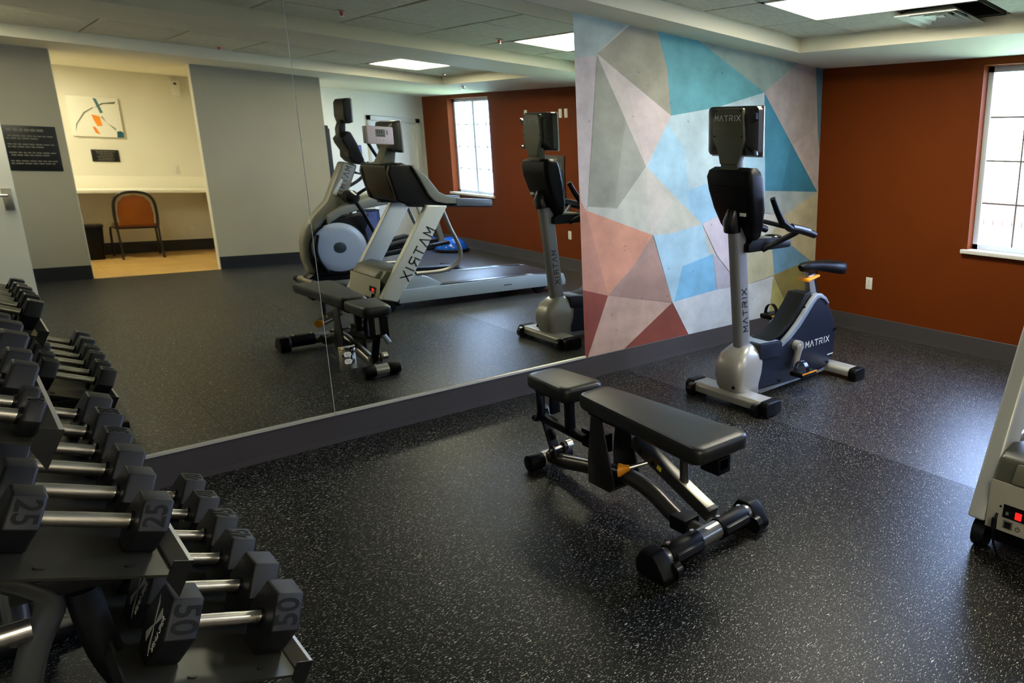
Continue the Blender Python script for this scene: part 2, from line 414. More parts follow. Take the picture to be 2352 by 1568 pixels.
for i, (a, b, c, d) in enumerate(WIN):
    window(i+1, a, b, c, d)
    # light portal in the opening: guides sampling of the sky, gives off nothing itself
    pl = bpy.data.lights.new('sky_portal', 'AREA'); pl.shape = 'RECTANGLE'; pl.size = d-c; pl.size_y = b-a; pl.cycles.is_portal = True
    po = bpy.data.objects.new('sky_portal', pl); COL.objects.link(po); po.location = (XO+.17, (a+b)/2, (c+d)/2); po.rotation_euler = (0, R(90), 0)
# --- doors
d1 = struct('door_1', MB().box((1.865, YW-.03, .008), (2.545, YW-.075, 2.0)), mat('door_paint', (222, 218, 204), .4), bevel=.003)
tr = MB(); tr.box((1.79, YW+.018, 0), (1.865, YW-.1, 2.075)); tr.box((2.545, YW+.018, 0), (2.62, YW-.1, 2.075)); tr.box((1.79, YW+.018, 2.0), (2.62, YW-.1, 2.075))
obj('door_frame', tr, WHITET, d1, bevel=.004)
hn = MB().cyl((1.93, YW-.03, .93), (1.93, YW+.005, .93), .028).tube([(1.93, YW-.005, .93), (1.93, YW+.045, .93), (2.05, YW+.05, .93)], .010, 10)
obj('door_handle', hn, CHROME, d1)
for z in (.3, 1.05, 1.8): obj('hinge', MB().box((2.535, YW-.028, z-.05), (2.56, YW-.012, z+.05)), CHROME, d1, smooth=False)
d2 = struct('door_2', MB().box((XL+.01, -5.22, .012), (-2.252, -5.265, 2.10)), mat('door_paint_white', (214, 214, 205), .42), bevel=.003)
lk = MB().box((-2.275, -5.205, .90), (-2.335, -5.22, 1.09))
obj('lock_plate', lk, CHROME, d2, bevel=.004)
obj('door_handle', MB().cyl((-2.31, -5.215, 1.03), (-2.31, -5.16, 1.03), .021).tube([(-2.31, -5.17, 1.03), (-2.31, -5.15, 1.03), (-2.43, -5.147, 1.03)], .011, 10), CHROME, d2)
obj('latch', MB().box((-2.2525, -5.232, .98), (-2.248, -5.255, 1.06)), CHROME, d2, smooth=False)
# --- mirror panels, bottom channel
MIR = bpy.data.materials.new('mirror_silver'); MIR.use_nodes = True
_b = MIR.node_tree.nodes['Principled BSDF']; _b.inputs['Base Color'].default_value = (.81, .83, .74, 1); _b.inputs['Metallic'].default_value = 1; _b.inputs['Roughness'].default_value = .012
ZMT = ZS-.002
mseam = [XL+.02, -1.545, 0.0]
for i, (a, b, lb) in enumerate(((mseam[0], mseam[1], 'large wall mirror panel left of the vertical seam, behind the dumbbell rack'), (mseam[1], mseam[2], 'large wall mirror panel with thermostat and outlet, next to the geometric mural'))):
    t = thing('wall_mirror', ((a+b)/2, 0, ZB), lb, 'mirror', 'mirror panels on the wall')
    obj('mirror_glass', MB().box((a+.0012, -.0015, ZB+.012), (b-.0012, .004, ZMT)), MIR, t, smooth=False)
    obj('edge_channel', MB().prism([(.004, ZB), (-.012, ZB), (-.012, ZB+.014), (-.0075, ZB+.016), (-.0055, ZB+.014), (-.0055, ZB+.003), (.004, ZB+.003)], 0, a+.001, b-.001), mat('channel_aluminium', (225, 222, 208), .42, metal=.55), t, smooth=False)
    if i == 0: obj('seam_edge', MB().box((b-.0018, -.0022, ZB+.012), (b-.0002, .003, ZMT)), mat('polished_glass_edge', (200, 210, 204), .2), t, smooth=False)
# ================================================================= MURAL (printed wall covering)
# facets of the print in wall metres (x along the wall, z up) and their colours
MUR = [
 ([(0,2.441),(2.689,2.441),(2.689,0.158),(0,0.158)], (183, 183, 176)),
 ([(0,2.441),(0.546,2.441),(0.419,2.439),(0.174,2.218),(0.136,1.475),(0,1.47)], (155, 170, 166)),
 ([(0,2.17),(0.174,2.208),(0.064,1.222),(0.045,1.192),(0,1.327)], (177, 169, 167)),
 ([(0.174,2.218),(0.449,2.441),(0.702,2.441),(0.778,2.201),(0.812,1.873)], (148, 145, 127)),
 ([(0.692,2.441),(1.149,2.441),(1.859,2.144),(1.287,1.972),(0.812,1.873),(0.778,2.201)], (86, 149, 159)),
 ([(1.091,2.441),(2.315,2.441),(2.242,2.377),(1.859,2.144)], (135, 153, 147)),
 ([(2.241,2.396),(2.315,2.441),(2.689,2.441),(2.689,1.082),(2.68,1.3),(1.859,2.144)], (174, 161, 159)),
 ([(2.106,2.295),(2.241,2.396),(2.585,2.441),(2.608,1.893),(2.279,1.735),(1.859,2.144)], (164, 154, 152)),
 ([(2.575,2.441),(2.689,2.441),(2.689,1.692),(2.653,1.814)], (86, 123, 142)),
 ([(1.859,2.144),(2.68,1.3),(2.27,1.309),(1.901,1.315)], (48, 115, 142)),
 ([(1.859,2.144),(2.246,1.733),(2.124,1.312),(1.901,1.315)], (59, 128, 155)),
 ([(0.174,2.208),(0.575,1.496),(0.302,1.2),(0.064,1.219)], (149, 151, 139)),
 ([(0.174,2.208),(0.394,1.814),(0.283,1.216),(0.064,1.219)], (140, 142, 127)),
 ([(0.174,2.208),(0.812,1.873),(0.569,1.499)], (193, 181, 176)),
 ([(0.174,2.208),(0.419,2.039),(0.569,1.499)], (185, 177, 168)),
 ([(0.812,1.873),(1.287,1.972),(1.859,2.144),(1.901,1.315),(1.887,1.06),(1.351,1.136),(1.136,1.054),(0.569,1.499)], (171, 194, 202)),
 ([(0.586,1.499),(0.775,1.81),(0.933,1.656),(1.026,1.138),(0.819,1.238)], (155, 192, 211)),
 ([(1.026,1.138),(1.136,1.054),(1.351,1.127),(1.455,1.226),(1.245,1.39),(0.955,1.321)], (145, 187, 214)),
 ([(1.61,1.576),(1.883,1.679),(1.901,1.315),(1.822,1.2)], (153, 191, 213)),
 ([(0.569,1.499),(1.136,1.054),(0.817,0.999),(0.63,0.992),(0.045,1.192),(0.064,1.219),(0.302,1.2)], (181, 183, 172)),
 ([(0.569,1.499),(0.819,1.238),(0.609,0.994),(0.581,1.226)], (190, 186, 178)),
 ([(0.046,1.195),(0.624,0.993),(0.449,0.789),(0.207,0.582),(0.11,0.773)], (196, 140, 115)),
 ([(0,1.356),(0.013,1.252),(0.046,1.195),(0.207,0.582),(0,0.645)], (179, 129, 110)),
 ([(0.624,0.993),(0.814,0.45),(0.207,0.582),(0.449,0.789)], (162, 133, 123)),
 ([(0.367,0.714),(0.622,0.858),(0.78,0.565),(0.809,0.45),(0.303,0.564)], (157, 126, 115)),
 ([(0,0.648),(0.207,0.582),(0.022,0.158),(0,0.158)], (130, 63, 51)),
 ([(0.207,0.582),(0.809,0.447),(0.336,0.158),(0,0.158),(0.023,0.158)], (185, 156, 141)),
 ([(0.809,0.447),(0.984,0.158),(0.672,0.158),(0.25,0.158),(0.337,0.158)], (124, 60, 45)),
 ([(0.63,0.992),(0.817,0.999),(1.136,1.054),(1.308,0.492),(0.814,0.45)], (155, 190, 209)),
 ([(0.92,0.728),(1.257,0.8),(1.303,0.493),(0.832,0.454)], (114, 172, 209)),
 ([(1.136,1.054),(1.351,1.122),(1.626,1.013),(1.582,0.509),(1.304,0.787)], (190, 183, 196)),
 ([(1.304,0.777),(1.583,0.489),(1.308,0.492),(1.257,0.8)], (165, 163, 176)),
 ([(0.814,0.45),(1.308,0.492),(1.757,0.499),(1.781,0.158),(0.984,0.158)], (187, 195, 202)),
 ([(1.901,1.315),(2.68,1.3),(2.183,1.094),(1.885,1.12)], (155, 166, 166)),
 ([(2.689,1.398),(2.68,1.3),(2.183,1.094),(1.985,0.915),(2.282,0.804),(2.607,0.633),(2.689,0.374)], (175, 166, 137)),
 ([(1.66,0.817),(2.022,0.791),(2.055,0.539),(1.698,0.495)], (176, 174, 147)),
 ([(2.016,0.791),(2.281,0.814),(2.589,0.635),(2.055,0.547)], (100, 142, 171)),
 ([(2.055,0.539),(2.589,0.635),(2.689,0.423),(2.689,0.158),(2.29,0.158)], (125, 115, 65)),
 ([(2.039,0.54),(2.307,0.158),(1.993,0.158)], (161, 156, 96)),
 ([(1.698,0.491),(2.043,0.531),(1.999,0.158),(1.727,0.158)], (184, 190, 194)),
]
mesh = bpy.data.meshes.new('mural'); vs = []; fs = []; cs = []
for i, (pl, c) in enumerate(MUR):
    q = pl if i else [(0, ZB), (XO-.001, ZB), (XO-.001, ZS-.001), (0, ZS-.001)]
    o0 = len(vs); y = .0035 - .00015*i
    vs += [(a, y, b) for a, b in q]; fs.append(tuple(range(o0, o0+len(q)))); cs.append(s2l(c))
# backing thickness so that the covering is a sheet, not a bare face
o0 = len(vs); vs += [(0, .0045, ZB), (XO-.001, .0045, ZB), (XO-.001, .0045, ZS-.001), (0, .0045, ZS-.001)]; fs.append((o0, o0+1, o0+2, o0+3)); cs.append(s2l((190, 190, 184)))
mesh.from_pydata(vs, [], fs); ca = mesh.color_attributes.new('col', 'FLOAT_COLOR', 'CORNER')
for p in mesh.polygons:
    for li in p.loop_indices: ca.data[li].color = cs[p.index]
bm = bmesh.new(); bm.from_mesh(mesh); bmesh.ops.triangulate(bm, faces=bm.faces); bm.to_mesh(mesh); bm.free()
mur = link('wall_mural', mesh, attr_mat('concrete_print')); tag(mur, 'geometric mural of blue, grey and terracotta triangles covering the wall beside the mirror', 'mural')

# ================================================================= CEILING LIGHTS, VENT, SPRINKLERS
PAN = emis('light_panel', (1.0, .94, .76, 1), PANEL_E)
for L, lb in ((L1, 'bright rectangular ceiling light panel beside the air vent, nearer the mural'), (L2, 'bright rectangular ceiling light panel in the rear ceiling tray, seen only in the mirror'), (L_ADDED, 'unseen ceiling light panel added to brighten the open white door')):
    t = thing('ceiling_light', ((L[0]+L[1])/2, (L[2]+L[3])/2, ZT), lb, 'ceiling light', 'ceiling light panels')
    fr = MB(); w = .022
    fr.box((L[0], L[2], ZT-.004), (L[0]+w, L[3], ZT+.03)); fr.box((L[1]-w, L[2], ZT-.004), (L[1], L[3], ZT+.03)); fr.box((L[0], L[2], ZT-.004), (L[1], L[2]+w, ZT+.03)); fr.box((L[0], L[3]-w, ZT-.004), (L[1], L[3], ZT+.03))
    obj('frame', fr, WHITET, t, smooth=False)
    obj('diffuser', MB().box((L[0]+w, L[2]+w, ZT+.004), (L[1]-w, L[3]-w, ZT+.012)), PAN, t, smooth=False)
PAN2 = emis('added_panel_dim', (1.0, .94, .76, 1), PANEL_E*.8)  # dimmer glow of the added unseen panel
for o_ in SC.objects:
    if o_.name.startswith('diffuser') and o_.parent.location.x < -2: o_.data.materials[0] = PAN2
SPN = emis('lamp_disc', (1.0, .90, .70, 1), SIDE_E)  # unseen lamps added to account for the alcove and passage light
for (x, y, r, lb) in ((-2.02, -8.0, .19, 'unseen round ceiling lamp added to account for the light inside the desk alcove'), (.5, -7.75, .12, 'unseen round ceiling lamp added to account for the light in the passage by the white door')):
    t = thing('unseen_ceiling_lamp', (x, y, ZS), lb, 'ceiling lamp')
    obj('rim', MB().lathe([(r, -.002), (r+.015, -.004), (r+.018, -.02), (r, -.022)], (x, y, ZS), 28, cap=False), WHITET, t)
    obj('lens', MB().lathe([(r, -.006), (r, -.016), (r*.6, -.020), (.005, -.022)], (x, y, ZS), 28), SPN, t)
x0, x1, y0, y1 = VENT
t = thing('ceiling_vent', ((x0+x1)/2, (y0+y1)/2, ZT), 'square louvred air vent hanging partly open beside the light panel', 'air vent')
obj('duct_cavity', MB().box((x0+.012, y0+.012, ZT+.09), (x1-.005, y1-.012, ZT+.1)).box((x0+.012, y0+.012, ZT+.012), (x0+.016, y1-.012, ZT+.09)).box((x1-.009, y0+.012, ZT+.012), (x1-.005, y1-.012, ZT+.09)).box((x0+.012, y0+.012, ZT+.012), (x1-.005, y0+.016, ZT+.09)).box((x0+.012, y1-.016, ZT+.012), (x1-.005, y1-.012, ZT+.09)), mat('duct_metal', (52, 50, 46), .5, metal=.5), t, smooth=False)
cx, cy = 1.66, -1.72
for k, (h, dz) in enumerate(((.225, -.012), (.155, -.004), (.085, .004))):
    w = .07 if k == 0 else .05
    o4 = [(cx-h, cy-h), (cx+h, cy-h), (cx+h, cy+h), (cx-h, cy+h)]; h2 = h-w; i4 = [(cx-h2, cy-h2), (cx+h2, cy-h2), (cx+h2, cy+h2), (cx-h2, cy+h2)]
    v = [(a, b, ZT+dz-.012) for a, b in o4]+[(a, b, ZT+dz+.032) for a, b in i4]+[(a, b, ZT+dz-.008) for a, b in o4]+[(a, b, ZT+dz+.036) for a, b in i4]
    f = []
    for q in range(4): n = (q+1) % 4; f += [(q, n, n+4, q+4), (q+8, q+12, n+12, n+8), (q, q+8, n+8, n), (q+4, n+4, n+12, q+12)]
    obj('louvre', MB().add(v, f), mat('vent_enamel', (214, 214, 202), .4), t, smooth=False)
obj('cone', MB().add([(cx-.03, cy-.03, ZT), (cx+.03, cy-.03, ZT), (cx+.03, cy+.03, ZT), (cx-.03, cy+.03, ZT), (cx, cy, ZT+.03)], [(3,2,1,0),(0,1,4),(1,2,4),(2,3,4),(3,0,4)]), mat('vent_enamel', (214, 214, 202)), t, smooth=False)
for s in (-1, 1): obj('hanger', MB().box((cx+.2*s-.004, cy+.2-.004, ZT+.01), (cx+.2*s+.004, cy+.2+.004, ZT+.09)), CHROME, t, smooth=False)
for i, (x, y, z, lb) in enumerate(((-.596, -5.55, ZT, 'red bulb sprinkler in the rear tray nearest the alcove, seen in the mirror'), (-.588, -2.10, ZT, 'red bulb sprinkler in the front tray nearest the mirror seam'),
                   (.653, -2.12, ZT, 'red bulb sprinkler beside the front light panel, seen in the mirror'), (1.74, -5.58, ZT, 'red bulb sprinkler behind the rear light panel, in the tray corner'), (2.08, -5.763, ZS, 'small pale sprinkler on the plaster soffit near the orange wall'))):
    t = thing('sprinkler', (x, y, z), lb, 'sprinkler', 'ceiling sprinklers')
    obj('escutcheon', MB().lathe([(.03, 0), (.032, -.004), (.02, -.010), (.012, -.012)], (x, y, z), 18), CHROME, t)
    obj('yoke', MB().tube([(x-.012, y, z-.01), (x-.014, y, z-.028), (x, y, z-.038), (x+.014, y, z-.028), (x+.012, y, z-.01)], .0025, 6).lathe([(.016, -.039), (.016, -.042)], (x, y, z), 14), CHROME, t)
    obj('bulb', MB().lathe([(.003, -.008), (.008, -.014), (.009, -.024), (.004, -.036)], (x, y, z), 10), REDB if i < 4 else CHROME, t)

# ================================================================= WALL FITTINGS
def plate(name, cat, label, c, nrm, uw, h, kind, m=WHITEP, group=None):
    # c: centre on the wall, nrm: outward normal ('x-','y-','y+')
    n = {'x-': Vector((-1,0,0)), 'y-': Vector((0,-1,0)), 'y+': Vector((0,1,0))}[nrm]; upv = Vector((0,0,1)); rv = upv.cross(n)
    t = thing(name, c, label, cat, group); c = Vector(c)
    def bx(a0, a1, b0, b1, d0, d1):
        p = [c+rv*a+upv*b+n*d for d in (d0, d1) for a, b in ((a0,b0),(a1,b0),(a1,b1),(a0,b1))]
        return MB().add(p, [(0,1,2,3),(7,6,5,4),(0,4,5,1),(1,5,6,2),(2,6,7,3),(3,7,4,0)])
    obj('cover_plate', bx(-uw/2, uw/2, -h/2, h/2, 0, .006), m, t, bevel=.002)
    def disc(b):
        pts = []
        for k in range(20):
            q = 2*math.pi*k/20; pts.append((.0175*math.cos(q), max(-.0135, min(.0135, .0175*math.sin(q)))+b))
        v = [c+rv*a+upv*z+n*d for d in (.005, .0085) for a, z in pts]; N = 20
        return MB().add(v, [tuple(range(N)), tuple(range(2*N-1, N-1, -1))]+[(i, i+N, (i+1) % N+N, (i+1) % N) for i in range(N)])
    if kind == 'outlet':
        for b in (-.0195, .0195):
            s = obj('socket', disc(b), WHITEP, t)
            sl = MB()
            for a in (-.006, .006): 
                q = bx(a-.0011, a+.0011, b-.001, b+.007, .0083, .0089); sl.add(q.v, q.f)
            q = bx(-.002, .002, b-.0085, b-.0045, .0083, .0089); sl.add(q.v, q.f)
            obj('slot', sl, BLACK, s, smooth=False)
    elif kind == 'switch':
        obj('rocker', bx(-.016, .016, -.033, .033, .005, .010), WHITEP, t, bevel=.002)
    return t
plate('wall_outlet', 'outlet', 'small white outlet low on the orange wall behind the exercise bike', (XO, -.652, .48), 'x-', .07, .114, 'outlet', group='white wall plates')
plate('wall_outlet', 'outlet', 'white outlet low on the orange wall beneath the black notice, seen in the mirror', (XO, -4.263, .481), 'x-', .07, .114, 'outlet', group='white wall plates')
for y, lb in ((-4.375, 'right white cover plate of the pair high above the black notice on the orange wall'), (-4.243, 'left white cover plate of the pair high above the black notice on the orange wall'), (-5.24, 'single white cover plate high on the orange wall behind the bike screen in the mirror')):
    plate('wall_plate', 'wall plate', lb, (XO, y, 2.108), 'x-', .07, .115, 'switch', group='white wall plates')
# mirrored plate outlet on the mirror
plate('wall_outlet', 'outlet', 'duplex outlet with a mirrored cover plate set into the wall mirror', (-1.458, -.002, .459), 'y-', .078, .128, 'outlet', MIR)
plate('wall_switch', 'switch', 'white rocker switch on the alcove wall above the desk', (-.53, YA, 1.155), 'y+', .085, .115, 'switch')
plate('wall_outlet', 'outlet', 'white outlet on the alcove wall under the desk, right of the chair', (-.471, YA, .294), 'y+', .07, .114, 'outlet')
# thermostat on the mirror
t = thing('thermostat', (-1.2, -.002, 1.618), 'white thermostat with a small grey display mounted on the mirror', 'thermostat')
obj('housing', MB().box((-1.262, -.002, 1.575), (-1.137, -.034, 1.665)), mat('thermostat_white', (228, 216, 214), .4), t, bevel=.006)
obj('display', MB().box((-1.222, -.033, 1.612), (-1.178, -.0352, 1.650)), LCD, t, smooth=False)
obj('segments', MB().box((-1.216, -.035, 1.628), (-1.212, -.0357, 1.645)).box((-1.206, -.035, 1.628), (-1.202, -.0357, 1.645)).box((-1.196, -.035, 1.628), (-1.192, -.0357, 1.645)).box((-1.216, -.035, 1.617), (-1.186, -.0357, 1.620)), mat('lcd_dark', (50, 56, 44), .4), t, smooth=False)
obj('slider', MB().box((-1.168, -.033, 1.625), (-1.160, -.0375, 1.648)), WHITEP, t, bevel=.001)
for x in (-1.215, -1.2, -1.185): obj('button', MB().box((x-.005, -.033, 1.592), (x+.005, -.0365, 1.599)), WHITEP, t, bevel=.001)
# notices
def notice(label, c, nrm, w, h, rows, hdr=None):
    n = {'x-': Vector((-1,0,0)), 'y+': Vector((0,1,0))}[nrm]; upv = Vector((0,0,1)); rv = upv.cross(n); c = Vector(c)
    t = thing('notice_board', c, label, 'sign')
    def bx(mb, a0, a1, b0, b1, d0, d1):
        p = [c+rv*a+upv*b+n*d for d in (d0, d1) for a, b in ((a0,b0),(a1,b0),(a1,b1),(a0,b1))]
        mb.add(p, [(0,1,2,3),(7,6,5,4),(0,4,5,1),(1,5,6,2),(2,6,7,3),(3,7,4,0)]); return mb
    obj('board', bx(MB(), -w/2, w/2, -h/2, h/2, 0, .012), mat('notice_black', (16, 16, 17), .35), t, bevel=.003)
    ln = MB(); rnd = random.Random(sum(map(ord, label)))
    for (b, hh, a0, a1) in rows:
        a = a0
        while a < a1-.01:
            ww = rnd.uniform(.018, .05)*w/.35; e = min(a+ww, a1)
            bx(ln, a*1.0, e, b-hh/2, b+hh/2, .0118, .0128); a = e+.008*w/.35
    obj('lettering', ln, mat('notice_print', (104, 102, 90), .5), t, smooth=False)
    return t
rows = [(.25, .022, -.10, .10)] + [(.19-.0*i, .013, -.2, .2) for i in range(1)]
yy = .19; rows = [(.25, .024, -.11, .11)]
for i in range(15):
    rows.append((yy, .012, -.22+.03*(i % 3 == 0), .10+.04*((i*7) % 4))); yy -= .03 + .012*(i % 4 == 3)
notice('tall black notice board of white text on the orange wall between the windows', (XO, -4.60, 1.255), 'x-', .56, .60, rows)
rows = [(.185, .026, -.1, .16)]; yy = .125
for i in range(4):
    rows.append((yy, .014, -.16, .17)); rows.append((yy-.026, .014, -.05-.03*i, .17)); yy -= .085
notice('black notice board of white text on the grey wall beside the alcove', (-1.99, YG, 1.42), 'y+', .38, .46, rows)
rows = [(.055, .012, -.10, .10)] + [(.055-.022*k, .009, -.08+.01*(k % 2), .08-.01*((k+1) % 2)) for k in range(1, 6)]
notice('small black plaque under the abstract canvas in the alcove', (-1.207, YA, 1.325), 'y+', .262, .155, rows)
# abstract canvas
t = thing('canvas_print', (-1.23, YA, 1.82), 'white abstract canvas with orange and teal strokes above the alcove desk', 'picture')
obj('canvas', MB().box((-1.47, YA, 1.57), (-.995, YA+.03, 2.075)), mat('canvas_white', (238, 236, 222), .7), t, bevel=.003)
def paint(name, pts, rgb, z=0):
    # pts in 0..1 across the canvas as seen in the mirror (left = -x)
    obj(name, MB().prism([(-1.47+.475*a, 1.57+.505*b) for a, b in pts], 1, YA+.0298, YA+.0306+z), mat('paint_'+name, rgb, .7), t, smooth=False)
paint('orange_stroke', [(.42,.56),(.58,.52),(.60,.28),(.50,.27),(.45,.42)], (236, 140, 24))
paint('orange_daub', [(.40,.26),(.46,.24),(.53,.06),(.44,.10)], (232, 130, 24))
paint('teal_patch', [(.86,.0),(1.0,.0),(1.0,.13),(.95,.17),(.87,.15)], (12, 84, 104))
paint('teal_stroke', [(.50,.98),(.57,.96),(.66,.62),(.60,.60)], (64, 110, 112))
paint('grey_line', [(.06,.10),(.12,.30),(.30,.58),(.48,.72),(.48,.75),(.28,.61),(.09,.30)], (120, 126, 112), .0004)
paint('dark_line', [(.48,.72),(.70,.84),(.92,.86),(.95,.92),(.86,.90),(.66,.86)], (92, 96, 88), .0004)
paint('sage_wash', [(.60,.50),(.86,.16),(.86,.24),(.70,.36),(.63,.54)], (150, 160, 140), .0002)
# alcove sensor box
t = thing('wall_sensor', (-.39, YA, 2.28), 'white wall sensor box high in the alcove corner', 'sensor')
obj('case', MB().prism([(YA, 2.17), (YA+.05, 2.18), (YA+.06, 2.36), (YA+.03, 2.395), (YA, 2.395)], 0, -.435, -.345), WHITEP, t, bevel=.006)
obj('lens', MB().box((-.405, YA+.052, 2.32), (-.375, YA+.062, 2.345)), BLACK, t, smooth=False)
# small blue sign on the white wall
t = thing('wall_sign', (1.62, YW, 1.5), 'small navy blue sign on the cream wall left of the white door', 'sign')
obj('panel', MB().box((1.57, YW, 1.42), (1.69, YW+.008, 1.60)), mat('sign_navy', (40, 52, 110), .4), t, bevel=.002)
obj('mounting', MB().box((1.60, YW+.0079, 1.53), (1.66, YW+.0088, 1.545)), LOGOW, t, smooth=False)
# ================================================================= EXERCISE BIKE
YB_ = -1.08
bk = thing('exercise_bike', (.9, YB_, 0), 'silver and navy upright exercise bike with a tall console, standing before the mural', 'exercise bike')
def yr(h): return (YB_-h, YB_+h)
# stabilizers
def stab(x0, x1, h, top, capx):
    mb = MB().prism([(x0, .032), (x1, .032), (x1, top-.012), (x1-.012, top), (x0+.02, top), (x0, top-.02)], 1, *yr(h))
    s = obj('stabilizer', mb, SILVER, bk, bevel=.006)
    for sg in (-1, 1):
        c = MB().prism([(x0-.006, .008), (x1+.006, .008), (x1+.006, top-.008), (x1-.02, top+.004), (x0+.015, top+.004), (x0-.006, top-.02)], 1, YB_+sg*h, YB_+sg*(h+.07))
        c2 = obj('end_cap', c, BLACK, s, bevel=.014, seg=3)
    return s
st = stab(.305, .445, .30, .095, 0)
for sg in (-1, 1): obj('transport_wheel', MB().cyl((.30, YB_+sg*.27, .045), (.30, YB_+sg*.31, .045), .044, n=24), BLACKG, st)
stab(1.315, 1.44, .29, .09, 0)
obj('base_rail', MB().prism([(.44, .03), (1.42, .03), (1.42, .07), (1.30, .075), (.44, .075)], 1, *yr(.075)), SILVB, bk, bevel=.008)
# navy body
prof = [(.50, .075), (1.02, .052), (1.29, .068), (1.385, .16), (1.40, .34), (1.365, .44), (1.30, .55), (1.235, .615), (1.15, .64), (1.07, .595), (1.00, .525), (.80, .38), (.745, .36), (.52, .375)]
body = obj('body_shroud', MB().prism(prof, 1, *yr(.105)), NAVY, bk, bevel=.022, seg=3)
# silver band along the sloping top edge
band = []
path = [(.74, .352), (.83, .405), (.92, .47), (1.0, .543), (1.075, .615), (1.13, .648), (1.185, .642), (1.24, .608), (1.275, .565)]
def offs(path, d):
    o = []
    for i, p in enumerate(path):
        a = Vector(path[max(i-1, 0)]); b = Vector(path[min(i+1, len(path)-1)]); t = (b-a).normalized(); n = Vector((-t.y, t.x)); o.append((p[0]+n.x*d, p[1]+n.y*d))
    return o
wd_ = [.022, .03, .034, .034, .034, .03, .024, .016, .006]
inner = [(p[0]-(o[0]-p[0]), p[1]-(o[1]-p[1])) for p, o in zip(path, [offs(path, w)[i] for i, w in enumerate(wd_)])]
outer = [offs(path, .008)[i] for i in range(len(path))]
for sg in (-1, 1):
    obj('trim_band', MB().prism(outer + inner[::-1], 1, YB_+sg*.082, YB_+sg*.116), SILVB, body, bevel=.006)
obj('top_cover', MB().prism([(.62, .37), (.78, .40), (.95, .50), (1.06, .62), (1.12, .665), (1.03, .665), (.98, .60), (.86, .475), (.74, .405), (.62, .385)], 1, *yr(.08)), BLACK, bk, bevel=.012)
for (x, z) in ((1.375, .355), (1.30, .11), (.98, .58), (.74, .09)):
    obj('screw', MB().cyl((x, YB_-.104, z), (x, YB_-.1175, z), .009, n=10), BLACKG, body)
# step pocket behind the mast
obj('battery_box', MB().prism([(.52, .29), (.745, .27), (.745, .365), (.735, .378), (.53, .392), (.52, .385)], 1, *yr(.118)), NAVY, bk, bevel=.008)
obj('box_top', MB().prism([(.535, .386), (.74, .372), (.74, .379), (.535, .396)], 1, *yr(.09)), SILVB, bk, bevel=.003)
# silver front shell (lofted round nose)
rings = []
for z, xa, xb, h, r in ((.028, .44, .55, .085, .03), (.06, .36, .555, .105, .05), (.12, .318, .545, .118, .06), (.20, .30, .575, .122, .07), (.27, .31, .585, .12, .07), (.33, .345, .56, .108, .06), (.37, .405, .53, .085, .05), (.385, .43, .515, .068, .035)):
    rings.append([(a, b, z) for a, b in rrect((xa+xb)/2, YB_, (xb-xa)/2, h, r, 5)])
sh = obj('front_shell', MB().loft(rings), SILVER, bk, bevel=.0)
obj('shell_plug', MB().cyl((.325, YB_-.065, .135), (.31, YB_-.075, .135), .011, n=12), BLACK, sh)
obj('shell_foot', MB().box((.42, YB_-.09, .02), (.56, YB_+.09, .045)), BLACK, bk, bevel=.006)
# mast
rings = []
for k in range(9):
    f = k/8; z = .345+(1.175-.345)*f; xc = .466+(.395-.466)*f
    rings.append([(a, b, z) for a, b in rrect(xc, YB_, .055, .043, .030, 5)])
mast = obj('mast', MB().loft(rings), mat('mast_grey', (138, 138, 140), .35, metal=.3), bk)
def mast_x(z): return .466+(.395-.466)*(z-.345)/.83
for sg in (-1, 1):
    zc = .63; up_ = Vector((mast_x(1)-mast_x(0), 0, 1)).normalized()
    if sg < 0: logo('brand_lettering', 'MATRIX', (mast_x(zc), YB_-.0432, zc), up_, (-1, 0, 0), .042, LOGOK, mast, t=.17, adv=1.42, w=.92)
    else: logo('brand_lettering', 'MATRIX', (mast_x(zc), YB_+.0432, zc), -up_, (-1, 0, 0), .042, LOGOK, mast, t=.17, adv=1.42, w=.92)
# lower console
rings = []
for z, xa, xb, h, r in ((1.075, .455, .50, .085, .02), (1.10, .43, .505, .12, .03), (1.17, .385, .497, .15, .035), (1.27, .345, .478, .172, .035), (1.38, .312, .455, .185, .035), (1.46, .300, .436, .19, .035), (1.50, .31, .428, .18, .035), (1.522, .34, .418, .155, .03)):
    rings.append([(a, b, z) for a, b in rrect((xa+xb)/2, YB_, (xb-xa)/2, h, r, 5)])
lc = obj('lower_console', MB().loft(rings), BLACK, bk)
obj('console_face', MB().loft([[(x+.004, YB_+s*h, z) for s in (-1, 1)]+[(x+.009, YB_+s*h, z) for s in (1, -1)] for x, h, z in ((.505, .10, 1.11), (.478, .155, 1.27), (.437, .165, 1.46), (.424, .14, 1.51))]), SILVB, lc, smooth=False)
obj('console_ridge', MB().tube([(.305, YB_+.11, 1.405), (.300, YB_+.03, 1.398), (.300, YB_-.06, 1.398), (.304, YB_-.12, 1.405)], .006, 8, sub=4), BLACKG, lc)
obj('rating_label', MB().box((.352, YB_-.075, 1.232), (.342, YB_-.12, 1.252)), WHITEP, lc, smooth=False)
obj('tilt_joint', MB().tube([(.37, YB_+.01, 1.13), (.36, YB_+.005, 1.19), (.375, YB_, 1.26)], [.056, .058, .046], 18), BLACKG, bk)
